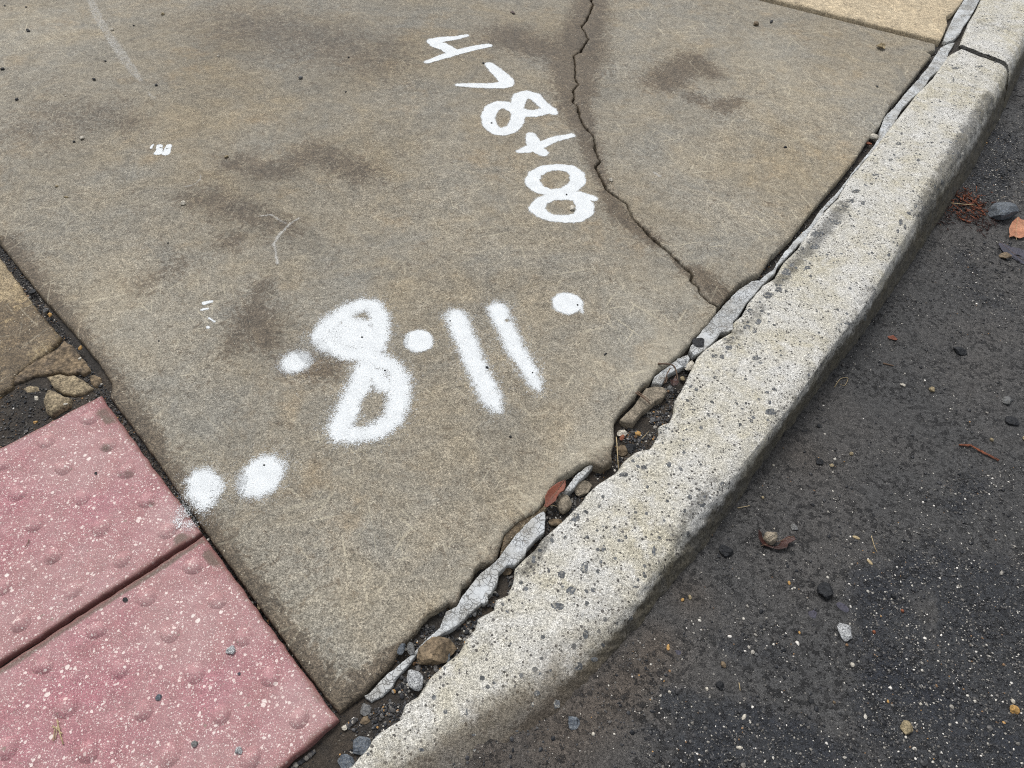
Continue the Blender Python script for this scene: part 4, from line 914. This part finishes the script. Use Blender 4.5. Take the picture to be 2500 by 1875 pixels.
# black and pale pebbles lying on the walk
GB = 'small dark pebbles scattered on the walk'; GP = 'small pale pebbles scattered on the walk'
for px, py, w, h, lb in [(69, 76, 11, 13, 'dark pebble at the far upper left of the walk'), (231, 195, 12, 10, 'dark pebble just left of the long faded line'), (42, 244, 13, 8, 'flat dark pebble near the left picture edge'), (7, 170, 13, 9, 'dark crumb cut by the left picture edge'),
                         (327, 63, 6, 6, 'dark grain right of the top of the faded line'), (382, 209, 9, 8, 'dark grain at the lower end of the faded line'), (181, 347, 9, 7, 'dark grain beside the white pebble at left'), (64, 18, 6, 5, 'dark grain near the top left corner'), (12, 15, 6, 5, 'dark grain in the very top left corner'),
                         (1180, 155, 7, 7, 'dark grain at the tip of the bent stroke'), (851, 141, 6, 5, 'dark grain left of the hooked letter'), (844, 225, 8, 4, 'dark splinter left of the upper marks'), (1200, 301, 6, 5, 'dark grain on the upper slanted eight'), (1383, 476, 6, 5, 'dark grain on the eight below the plus sign'),
                         (1189, 898, 9, 9, 'dark pebble on the longer white bar'), (884, 824, 6, 5, 'dark grain in the top loop of the largest eight'), (1099, 784, 5, 5, 'dark grain at the top of the longer bar'), (1410, 745, 6, 6, 'dark grain on the rightmost dot'), (940, 905, 6, 5, 'dark grain inside the lower loop of the largest eight'),
                         (1300, 910, 5, 5, 'dark grain at the foot of the shorter bar'), (645, 1136, 7, 5, 'dark grain on the slanted oval dot'), (388, 833, 6, 5, 'dark grain left of the white dots'), (410, 594, 7, 4, 'dark splinter near the middle of the left side'), (258, 150, 6, 6, 'dark grain between faded line and left pebble'),
                         (1246, 1067, 8, 6, 'reddish dark spot of grit below the bars'), (2141, 212, 9, 5, 'dark bit near the kerb in the right slab'), (1917, 360, 12, 6, 'dark seed on the right slab'), (1883, 54, 22, 6, 'dark curled husk on the right slab near the buff slab'), (1478, 865, 15, 4, 'dark splinter below the rightmost dot')]:
    stone(px, py, w*.8, h*.8, random.Random(px).uniform(0, 90), S_dark, lb, 'pebble', 'slab', nm='pebble', sub=2, tall=.7, sink=.1, group=GB)
for px, py, w, h, mt_, lb in [(202, 339, 13, 9, S_pale, 'white pebble at left, beside a dark grain'), (447, 498, 13, 12, S_pale, 'white pebble left of the hooked scrape'), (553, 384, 12, 7, S_tan, 'tan pebble right of the stencilled strokes'), (274, 74, 9, 7, S_pale, 'white pebble on the long faded line'), (398, 36, 9, 7, S_tan, 'tan pebble near the top edge right of the faded line'),
                              (139, 456, 9, 5, S_tan, 'tan splinter low on the left side'), (734, 192, 12, 8, S_gray, 'grey pebble left of the upper marks'), (1397, 510, 13, 14, S_pale, 'white chip inside the eight below the plus sign'), (1491, 441, 10, 9, S_pale, 'white pebble right beside the slab crack'),
                              (1845, 61, 14, 10, S_brown, 'brown pebble on the right slab near the buff slab'), (162, 482, 12, 5, S_tan, 'low tan lump at the left side'), (533, 138, 6, 5, S_pale, 'white grain right of the faded line'), (160, 235, 5, 4, S_pale, 'white grain left of the faded line')]:
    stone(px, py, w, h, random.Random(px).uniform(0, 90), mt_, lb, 'pebble', 'slab', nm='pebble', sub=2, tall=.7, sink=.1, group=GP)
for px, py, w, h, mt_, lb in [(388, 1703, 16, 12, S_blue, 'blue grey stone on the lower red paver'), (565, 1587, 22, 20, S_gran, 'angular white stone set in the lower red paver'), (583, 1834, 18, 18, S_gran, 'speckled stone near the lower right of the red paver'), (476, 1816, 16, 14, S_gray, 'grey stone low on the red paver'), (306, 1465, 12, 10, S_dark, 'dark stone near the top seam of the lower paver'), (584, 1645, 7, 6, S_slate, 'small dark slate grain on the lower red paver'), (234, 1156, 7, 7, S_dark, 'dark grain on the upper red paver')]:
    stone(px, py, w, h, random.Random(px).uniform(0, 90), mt_, lb, 'pebble', 'tile', nm='pebble', sub=2, tall=.5, sink=.25, group='stones on the red pavers')
# stones on the road
RS = 'loose stones on the road'
for px, py, w, h, rot, mt_, lb, tl in [
        (2441, 524, 66, 40, 25, S_blue, 'largest grey and white stone in the gutter beside the tan leaf', .75), (1877, 1318, 30, 30, -25, S_conc, 'squarish grey stone sitting on the dark red leaf', 1.),
        (1769, 1349, 34, 24, -30, S_dark, 'black angular stone in the silt left of the dark red leaf', .6), (2011, 1447, 38, 36, 10, S_dark, 'black rounded stone, largest dark stone in the silt', .75),
        (2060, 1546, 32, 36, 0, S_gran, 'two toned white and blue stone below the black rounded one', .6), (1984, 1501, 20, 19, 0, S_slate, 'flat purple slate flake, the rounder of two', .2), (2057, 1483, 28, 15, -45, S_slate, 'flat purple slate flake, the longer of two', .2),
        (2210, 1779, 28, 25, 0, S_tan, 'cream angular stone near the bottom right', .8), (2474, 1734, 21, 18, 0, S_yell, 'orange tan stone at the right edge near the bottom', .8), (2342, 859, 34, 24, -10, S_dark, 'blue black stone sunk in the silt right of the kerb', .45),
        (2468, 1031, 34, 22, -20, S_dark, 'black stone at the right edge above the orange twig', .5), (2456, 982, 19, 17, 0, S_gray, 'grey pebble above the black stone at the right edge', .8), (2273, 953, 13, 12, 0, S_tan, 'tan round pebble in the open silt', .8),
        (2452, 628, 30, 16, 20, S_brown, 'brownish stone under the dark slate leaf at right', .5), (1401, 1767, 28, 25, 0, S_blue, 'blue round stone embedded where the kerb ramp ends', .35), (1448, 1793, 9, 7, 0, S_pale, 'white pebble just below the blue round stone', .8),
        (1631, 1581, 8, 13, -10, S_yell, 'bright yellow chip in the brown silt', .6), (1655, 1593, 16, 10, -20, S_slate, 'small slate flake beside the yellow chip', .3), (1757, 1675, 20, 17, 20, S_dark, 'dark grey cube of stone near the bottom middle', .6),
        (1765, 1624, 11, 13, 30, S_brown, 'brown oval pebble left of the slate flakes', .8), (2036, 1715, 8, 6, 0, S_brown, 'brown grain below the two toned stone', .8), (1980, 1711, 15, 11, 20, S_dark, 'black three cornered flake near the bottom', .4),
        (2180, 1457, 11, 10, 0, S_dark, 'black pebble right of the black rounded stone', .8), (1666, 1465, 9, 8, 0, S_yell, 'orange grain close under the kerb', .7), (1684, 1459, 9, 11, 0, S_tan, 'tan grain close under the kerb', .7),
        (1890, 1291, 4, 4, 0, S_pale, 'tiny white grain above the squarish stone', .8), (2078, 1109, 9, 8, 0, S_tan, 'tan round grain in the middle silt', .8), (1998, 1040, 11, 10, 0, S_dark, 'black grain close to the kerb', .6), (1999, 1128, 17, 15, 0, S_dark, 'black lump in the silt near the kerb face', .6),
        (2420, 1075, 9, 8, 0, S_tan, 'cream grain left of the orange twig tip', .8), (1926, 1424, 7, 8, 0, S_yell, 'orange grain left of the black rounded stone', .8), (1951, 1545, 5, 6, 0, S_yell, 'yellow grain left of the two toned stone', .8),
        (2080, 1624, 9, 9, 0, S_pale, 'white cube of grit below the two toned stone', .8), (1846, 1598, 8, 8, 0, S_gray, 'small grey pebble left of the black rounded stone lower down', .8), (1938, 1288, 17, 14, 0, S_gray, 'grey flat pebble above the dark red leaf', .4),
        (1725, 1683, 8, 8, 0, S_pale, 'pale grain left of the dark cube', .8), (1634, 1690, 7, 6, 0, S_pale, 'white grain in the silt above the gravel patch', .8), (2202, 1492, 8, 7, 0, S_orange, 'orange grain in the coarse gravel', .8), (2133, 1544, 8, 8, 0, S_orange, 'orange grain right of the two toned stone', .8),
        (2167, 1713, 6, 7, 0, S_yell, 'bright yellow grain in the coarse gravel', .8), (2247, 1719, 8, 6, 0, S_pale, 'white bar of grit in the coarse gravel', .6), (2471, 1713, 9, 9, 0, S_pale, 'white grain above the orange tan stone', .8), (2500, 1073, 10, 12, 0, S_tan, 'cream pebble cut by the right edge', .8),
        (2203, 941, 12, 7, -20, S_pale, 'white flat grain left of the tan round pebble', .6), (2030, 1137, 11, 8, 0, S_tan, 'tan flat grain near the kerb', .5), (1862, 1216, 7, 6, 0, S_tan, 'tan grain near the kerb face', .7), (1888, 1136, 6, 5, 0, S_pale, 'pale grain near the kerb face', .7)]:
    stone(px, py, w, h, rot, mt_, lb, 'stone', 'road', tall=tl, sink=.18, sub=3 if w > 15 else 2, group=RS, angular=.8 if w > 12 else .4)

def tube(pts, rad, mat=None, name=None, parent=None, k=7):
    P = np.array(pts, float); n = len(P); V = []; T = np.gradient(P, axis=0); T /= np.linalg.norm(T, axis=1)[:, None]+1e-12
    rad = np.ones(n)*rad
    for i in range(n):
        u = np.cross(T[i], [0, 0, 1.]); u /= np.linalg.norm(u)+1e-9; v = np.cross(u, T[i])
        for j in range(k):
            a = 2*math.pi*j/k; V.append(P[i]+(u*math.cos(a)+v*math.sin(a))*rad[i])
    F_ = [[i*k+j, i*k+(j+1) % k, (i+1)*k+(j+1) % k, (i+1)*k+j] for i in range(n-1) for j in range(k)]
    F_ += [list(range(k))[::-1], [(n-1)*k+j for j in range(k)]]
    return V, F_
def merge(parts):
    V = []; F_ = []
    for v, f in parts: b = len(V); V += [tuple(x) for x in v]; F_ += [[q+b for q in g] for g in f]
    return V, F_
def path3(px, zf, lift, n=14, wob=.0004):
    P = np.array([UZ(a, b, zf)+np.array([0, 0, l]) for (a, b), l in zip(px, lift if isinstance(lift, (list, tuple)) else [lift]*len(px))])
    t = np.linspace(0, len(P)-1, n); Q = np.column_stack([np.interp(t, range(len(P)), P[:, i]) for i in range(3)])
    k = np.array([.25, .5, .25]); Q[1:-1] = Q[:-2]*.25+Q[1:-1]*.5+Q[2:]*.25
    return Q
def twig(px, r, mat, label, cat='twig', zf=sz, lift=.001, nm='twig', n=14, taper=.5, extra=()):
    parts = [tube(path3(px, zf, lift, n), np.linspace(r, r*taper, n))]
    for e, er, el in extra: parts.append(tube(path3(e, zf, el, 8), np.linspace(er, er*.5, 8)))
    V, F_ = merge(parts); o = mesh(nm, V, F_, mat); recentre(o); return tag(o, label, cat)
jz = lambda x, y: -.004
C13 = lambda *p: CR(1300, 650, p)
twig(C13((692, 870), (740, 905), (792, 948)), .0016, S_twig, 'short brown twig lying across the bent concrete fragment', zf=jz, lift=[.006, .008, .006], extra=[(C13((700, 868), (745, 900), (785, 930)), .0009, .009)])
twig(C13((842, 675), (890, 685), (945, 700), (965, 740), (980, 790)), .0017, S_twig, 'bent purplish stem sticking out of the joint above the fragment', zf=jz, lift=[.006, .01, .012, .009, .003], extra=[(C13((925, 705), (900, 745), (882, 810)), .001, .006), (C13((905, 760), (900, 790), (893, 800)), .0014, .004)])
twig(C13((563, 1165), (566, 1220), (570, 1290), (576, 1385)), .0009, S_straw, 'upright thin dry straw standing in the joint corner', 'straw', jz, [.004, .006, .006, .005], 'straw')
twig(C13((735, 1170), (760, 1145), (785, 1120)), .0005, S_straw, 'fine stalk in the dark gravel below the fragment', 'straw', jz, .002, 'straw')
twig(CR(1000, 1050, [(905, 545), (930, 528), (960, 522), (990, 530)]), .0004, S_straw, 'hair thin fibre at the stalk of the curled red leaf', 'fibre', jz, .006, 'fibre')
twig([(2036, 947), (2050, 925), (2072, 922), (2062, 945), (2050, 940)], .0007, S_straw, 'curled pale fibre lying on the silt close to the kerb', 'fibre', rz, .002, 'fibre')
twig([(2156, 888), (2182, 894)], .0017, S_twig, 'short dark twig stub in the silt', zf=rz, lift=.001)
twig([(2126, 1310), (2133, 1335), (2140, 1350)], .0006, S_straw, 'thin dry stalk between the two seeds in the silt', 'straw', rz, .002, 'straw')
twig([(1803, 1668), (1806, 1688)], .0006, S_straw, 'short thin stalk right of the dark cube of stone', 'straw', rz, .002, 'straw')
twig([(1888, 312), (1905, 318), (1918, 326)], .0004, S_twig, 'hair on the right slab below the brown stain', 'fibre', sz, .001, 'fibre')
twig([(1800, 1242), (1830, 1236)], .0008, S_straw, 'grass blade poking from under the kerb', 'straw', rz, .002, 'straw')
V4 = lambda *p: CR(0, 1275, p)
V_, F_ = merge([tube(path3(V4(*p), lambda x, y: .001, .0012, 8), r) for p, r in [(((388, 1335), (405, 1420), (430, 1500)), .0007), (((360, 1375), (390, 1400), (425, 1430)), .0005), (((372, 1395), (362, 1480)), .0005), (((398, 1345), (375, 1470)), .0004), (((352, 1385), (412, 1395)), .0004)]])
tag(recentre(mesh('dry_needles', V_, F_, S_straw)), 'small crossed bundle of dry needles on the lower red paver', 'needles')
twig(V4((198, 115), (190, 145), (170, 172)), .0006, S_twig, 'fine dark hair on the upper red paver', 'fibre', lambda x, y: .001, .001, 'fibre')

def conifer(px, zf, label, seed, w=.0016, cnt=26, side=.006):
    Q = path3(px, zf, .003, cnt); rr = random.Random(seed); parts = [tube(Q, np.linspace(w*.8, w*.5, cnt))]
    for i in range(1, cnt-1):
        t = Q[i+1]-Q[i-1]; t /= np.linalg.norm(t)
        for s in (-1, 1):
            nrm = np.array([-t[1], t[0], 0])*s; L = side*rr.uniform(.5, 1.1)
            parts.append(tube([Q[i], Q[i]+nrm*L*.35+t*L*.4, Q[i]+nrm*L*.45+t*L+np.array([0, 0, rr.uniform(-.001, .001)])], np.array([w*.7, w*.8, w*.2]), k=5))
    V, F_ = merge(parts); o = mesh('conifer_twig', V, F_, S_orange); recentre(o); return tag(o, label, 'conifer twig', 'fallen rusty conifer twigs')
conifer([(2339, 1089), (2368, 1090), (2400, 1108), (2436, 1127)], rz, 'rusty scaly conifer twig lying alone on the silt at right', 1, cnt=22, side=.0045)
conifer([(2330, 478), (2352, 492), (2375, 505), (2402, 520)], rz, 'rusty conifer sprig in the gutter pile, longest of the pile', 2, cnt=18)
conifer([(2365, 485), (2385, 500), (2405, 530)], rz, 'rusty conifer sprig in the gutter pile, nearest the grey stone', 3, cnt=12)
conifer([(2345, 505), (2372, 500), (2390, 478)], rz, 'rusty conifer sprig in the gutter pile, crossing the others', 4, cnt=12)
conifer([(2335, 530), (2352, 540), (2368, 545)], rz, 'rusty conifer sprig in the gutter, lowest and nearest the kerb', 5, cnt=10)
twig([(2319, 501), (2350, 504), (2378, 506)], .0013, S_straw, 'straight orange stalk across the gutter pile', 'straw', rz, .006, 'straw')
tag(stone(2376, 535, 30, 10, 20, S_wine, 'x', where='road', nm='debris', tall=.3), 'dark brown leaf scrap under the gutter sprigs', 'debris')
o = stone(1515, 1080, 20, 9, 62, S_orange, 'orange red bark bit beside the upright straw', 'bark', nm='bark', tall=.6, zoff=.012)

def leaf(px, zf, curve, mat, label, seed, lift=.004, nm='leaf', veins=True):
    P = WL(px, float(zf(*UZ(px[0][0], px[0][1], zf)[:2]))+lift); c = P.mean(0)
    base = float(zf(c[0], c[1])); A = P[np.argmax(np.linalg.norm(P-c, axis=1))]-c; L = np.linalg.norm(A); A /= L; Bn = np.array([-A[1], A[0]])
    def f(x, y):
        u = (x-c[0])*A[0]+(y-c[1])*A[1]; v = (x-c[0])*Bn[0]+(y-c[1])*Bn[1]
        return base+lift+curve*(v/L)**2*L*2+curve*.4*(u/L)**2*L+.0015*fbm(x, y, 120, 2, seed)-.0012*np.exp(-(v/.0012)**2)
    o = patch(nm, P, .0025, f, .0007, mat, dl=.002, jit=.0006, seed=seed, rnd=.0004, rings=(.001,)); recentre(o)
    if veins:
        e0 = c-A*L*.8; e1 = c+A*L*.98; q = [e0+(e1-e0)*t for t in np.linspace(0, 1, 9)]
        Q3 = np.array([[p[0], p[1], float(f(p[0], p[1]))+.0004] for p in q])-np.array(o.location[:])
        v_, f_ = tube(Q3, np.linspace(.0003, .0007, 9)); mesh('midrib', v_, f_, S_straw if mat is S_leaf2 else S_twig, o)
    return tag(o, label, 'leaf')
leaf(CR(1000, 1050, [(1045, 345), (1052, 380), (1042, 415), (1015, 425), (998, 448), (985, 480), (950, 510), (925, 532), (905, 520), (915, 490), (912, 455), (930, 420), (960, 390), (1000, 362)]), lambda x, y: 0.0, .55, S_leaf, 'curled torn red brown leaf resting across the kerb joint', 71, .002)
leaf(CR(1700, 0, [(2110, 1545), (2130, 1500), (2165, 1470), (2190, 1490), (2220, 1500), (2235, 1550), (2225, 1600), (2180, 1612), (2140, 1595), (2120, 1605), (2100, 1618), (2112, 1590)]), rz, .25, S_leaf2, 'small tan toothed leaf at the right picture edge', 72, .004)
leaf(CR(1700, 550, [(2040, 125), (2060, 118), (2110, 140), (2180, 160), (2260, 200), (2260, 280), (2190, 260), (2120, 215), (2060, 175)]), rz, .12, S_slate, 'wet blackish leaf plastered to the road at the right edge', 73, .002)
leaf(CR(1700, 1275, [(400, 80), (425, 90), (445, 120), (470, 150), (520, 170), (550, 160), (575, 120), (610, 100), (650, 105), (660, 130), (620, 150), (600, 185), (550, 195), (500, 180), (440, 155), (412, 125)]), rz, .4, S_wine, 'dark red curled leaf held down by a squarish grey stone', 74, .004)
leaf(CR(1700, 0, [(1212, 308), (1240, 305), (1272, 318), (1275, 332), (1250, 335), (1225, 325)]), sz, .4, S_tan, 'tan papery husk on the right slab near the kerb', 75, .003)
leaf(C13((945, 770), (965, 745), (985, 790), (975, 810), (935, 800), (925, 775)), jz, .6, S_wine, 'curled dark brown leaf scrap under the purplish stem', 76, .004)
leaf(CR(800, 0, [(1232, 78), (1250, 76), (1268, 92), (1252, 94)]), sz, .3, S_wine, 'tiny dark leaf scrap above the upper marks', 77, .002)
leaf(CR(1700, 550, [(1290, 750), (1325, 748), (1362, 770), (1345, 782), (1305, 768)]), rz, .3, S_leaf, 'small brown leaf scrap on the silt beside the kerb', 78, .002)
for px, py, rot, lb in [(1816, 1751, 50, 'pale seed husk in the silt near the bottom'), (1805, 1826, 5, 'pale seed husk lowest in the gravel'), (2090, 1313, -20, 'pale seed husk above the thin stalk'), (2123, 1373, -55, 'pale seed husk below the thin stalk')]:
    stone(px, py, 17, 7, rot, S_pale if py > 1500 else S_straw, lb, 'seed', 'road', nm='seed', tall=.7, angular=.3, sub=2, group='winged seed husks on the road')

# ---------------------------------------------------------------- fine grit nobody could count
def grit(name, P, size, colr, seed, flat=.75):
    rng = np.random.default_rng(seed); n = len(P); bv = ICO[1][0]; bf = np.array(ICO[1][1]); nv = len(bv)
    sc = size[:, None]*rng.uniform(.6, 1.15, (n, 3)); sc[:, 2] *= flat
    th = rng.uniform(0, 6.28, n); c, s = np.cos(th), np.sin(th)
    B = bv[None]*(1+rng.uniform(-.28, .22, (n, nv, 1)))*sc[:, None, :]
    X = B[..., 0]*c[:, None]-B[..., 1]*s[:, None]; Y = B[..., 0]*s[:, None]+B[..., 1]*c[:, None]
    V = np.stack([X, Y, B[..., 2]], -1)+P[:, None, :]
    F_ = (bf[None]+(np.arange(n)*nv)[:, None, None]).reshape(-1, 3)
    o = mesh(name, V.reshape(-1, 3), F_, S_grit, None, False, {'col': np.repeat(colr, nv, 0)})
    o['kind'] = 'stuff'; return o
PAL = np.array([lin(c) for c in [(48, 49, 52), (66, 66, 67), (86, 84, 82), (110, 107, 102), (150, 146, 138), (192, 188, 178), (222, 218, 210), (138, 110, 82), (176, 138, 88), (34, 36, 40)]])
def pal(n, p, seed): 
    rng = np.random.default_rng(seed); p = np.array(p, float); p /= p.sum(); return PAL[rng.choice(len(PAL), n, p=p)]*rng.uniform(.8, 1.2, (n, 1))
rng = np.random.default_rng(11)
# road: sample in picture space for density only, placed on the real road surface
def road_pts(n, seed, coarse_only):
    rng = np.random.default_rng(seed); Q = np.column_stack([rng.uniform(-.05, 1.55, n), rng.uniform(.02, 2.5, n)])
    Q = Q[inside(Q, np.vstack([ml, [[300, 300]], [[300, -300]], [[-300, -300]]]))]
    P3 = np.column_stack([Q, np.zeros(len(Q))]); cfield = strokes_field(P3, COARSE)+1.0*fbm(Q[:, 0], Q[:, 1], 22, 3, 55)
    keep = rng.uniform(0, 1, len(Q)) < (np.clip(cfield, 0, 1) if coarse_only else np.clip(.30+.8*cfield, .12, 1))
    Q = Q[keep]; return Q
Q = road_pts(190000, 1, False); sz1 = np.clip(np.random.default_rng(2).lognormal(-7.25, .42, len(Q)), .0003, .0024)
grit('gravel', np.column_stack([Q, rz(Q[:, 0], Q[:, 1])+sz1*.2]), sz1, pal(len(Q), [26, 26, 18, 12, 7, 5, 4.5, .8, .3, 14], 3), 4)
Q = road_pts(300000, 5, True); sz1 = np.clip(np.random.default_rng(6).lognormal(-6.85, .4, len(Q)), .0006, .0036)
grit('gravel', np.column_stack([Q, rz(Q[:, 0], Q[:, 1])+sz1*.25]), sz1, pal(len(Q), [26, 24, 20, 13, 6, 3.4, 2.4, 1.0, .35, 14], 7), 8)
# dark crumbs of tar and mud
Q = road_pts(16000, 31, False); szc = np.clip(np.random.default_rng(32).lognormal(-6.3, .4, len(Q)), .001, .0045)
grit('mud_crumbs', np.column_stack([Q, rz(Q[:, 0], Q[:, 1])+szc*.15]), szc, pal(len(Q), [3, 1, .2, 0, 0, 0, 0, 0, 0, 8], 33), 34, .6)
# joint gravel
JP = []
rng = np.random.default_rng(21)
aw = WL(K_in); 
for k in range(16000):
    i = rng.integers(0, len(aw)-1); t = rng.uniform(); p = aw[i]*(1-t)+aw[i+1]*t
    tt_ = aw[i+1]-aw[i]; nn_ = np.array([-tt_[1], tt_[0]]); nn_ /= np.linalg.norm(nn_)+1e-9
    JP.append(p+nn_*rng.uniform(-.004, .055))
xt = WL([(845, 1765), (950, 1690), (1020, 1640), (700, 1875), (900, 1875)])
JP = np.array(JP); ex_ = np.array([xt[0]+(xt[1]-xt[0])*a+(xt[3]-xt[0])*b for a, b in rng.uniform(-.15, 1.3, (5000, 2))]); JP = np.vstack([JP, ex_])
szj = np.clip(rng.lognormal(-6.75, .45, len(JP)), .0005, .0038)
dens = fbm(JP[:, 0], JP[:, 1], 30, 3, 66) > -.12; JP = JP[dens]; szj = szj[dens]
grit('gravel', np.column_stack([JP, gz(JP[:, 0], JP[:, 1])+szj*.4]), szj, pal(len(JP), [26, 22, 16, 10, 5, 2.2, 1.2, 3, 1.2, 16], 23), 24)
# soil patch and slab joints at the left
LP = np.vstack([WL([(0, 1060)])[0]+rng.uniform(-1, 1, (5000, 2))*np.array([.16, .1]), np.array([pc+(pl-pc)*a+np.array([-.7, -.7])*b for a, b in zip(rng.uniform(0, 1.1, 5000), rng.uniform(-.003, .016, 5000))])])
szl = np.clip(rng.lognormal(-7.0, .45, len(LP)), .0004, .003)
grit('gravel', np.column_stack([LP, gz(LP[:, 0], LP[:, 1])+szl*.4]), szl, pal(len(LP), [26, 22, 16, 6, 3, 1.2, .6, 3, 1.2, 16], 25), 26)

# needle and leaf litter heaped in the gutter
def litter(label_pts, n, seed, Lr):
    rr = random.Random(seed); parts = []
    for k in range(n):
        cx, cy, r = label_pts[rr.randrange(len(label_pts))]
        x, y = cx+rr.gauss(0, r), cy+rr.gauss(0, r*.6); p = UZ(x, y, rz); L = rr.uniform(*Lr); a = rr.uniform(0, 6.28)
        if p[0] > 1.9: continue
        d = np.array([math.cos(a), math.sin(a), rr.uniform(-.2, .2)])*L/2; o_ = np.array([0, 0, rr.uniform(.0015, .006)]); bend = np.array([-d[1], d[0], 0])*rr.uniform(-.4, .4)
        parts.append(tube([p-d+o_, p+bend+o_, p+d+o_], np.array([.6, 1, .4])*rr.uniform(.0005, .0014), k=5))
    return merge(parts)
for nm_, pts_, n_, sd_, mt_ in (('leaf_litter', [(2360, 495, 22), (2385, 520, 18), (2335, 520, 16), (2350, 480, 14)], 110, 1, S_orange), ('leaf_litter', [(2370, 500, 30), (2330, 530, 26), (2400, 540, 26)], 200, 2, S_wine), ('leaf_litter', [(2470, 330, 40), (2490, 240, 30), (2440, 420, 36), (2470, 640, 40)], 160, 3, S_dark)):
    V, F_ = litter(pts_, n_, sd_, (.006, .02)); o = mesh(nm_, V, F_, mt_); o['kind'] = 'stuff'
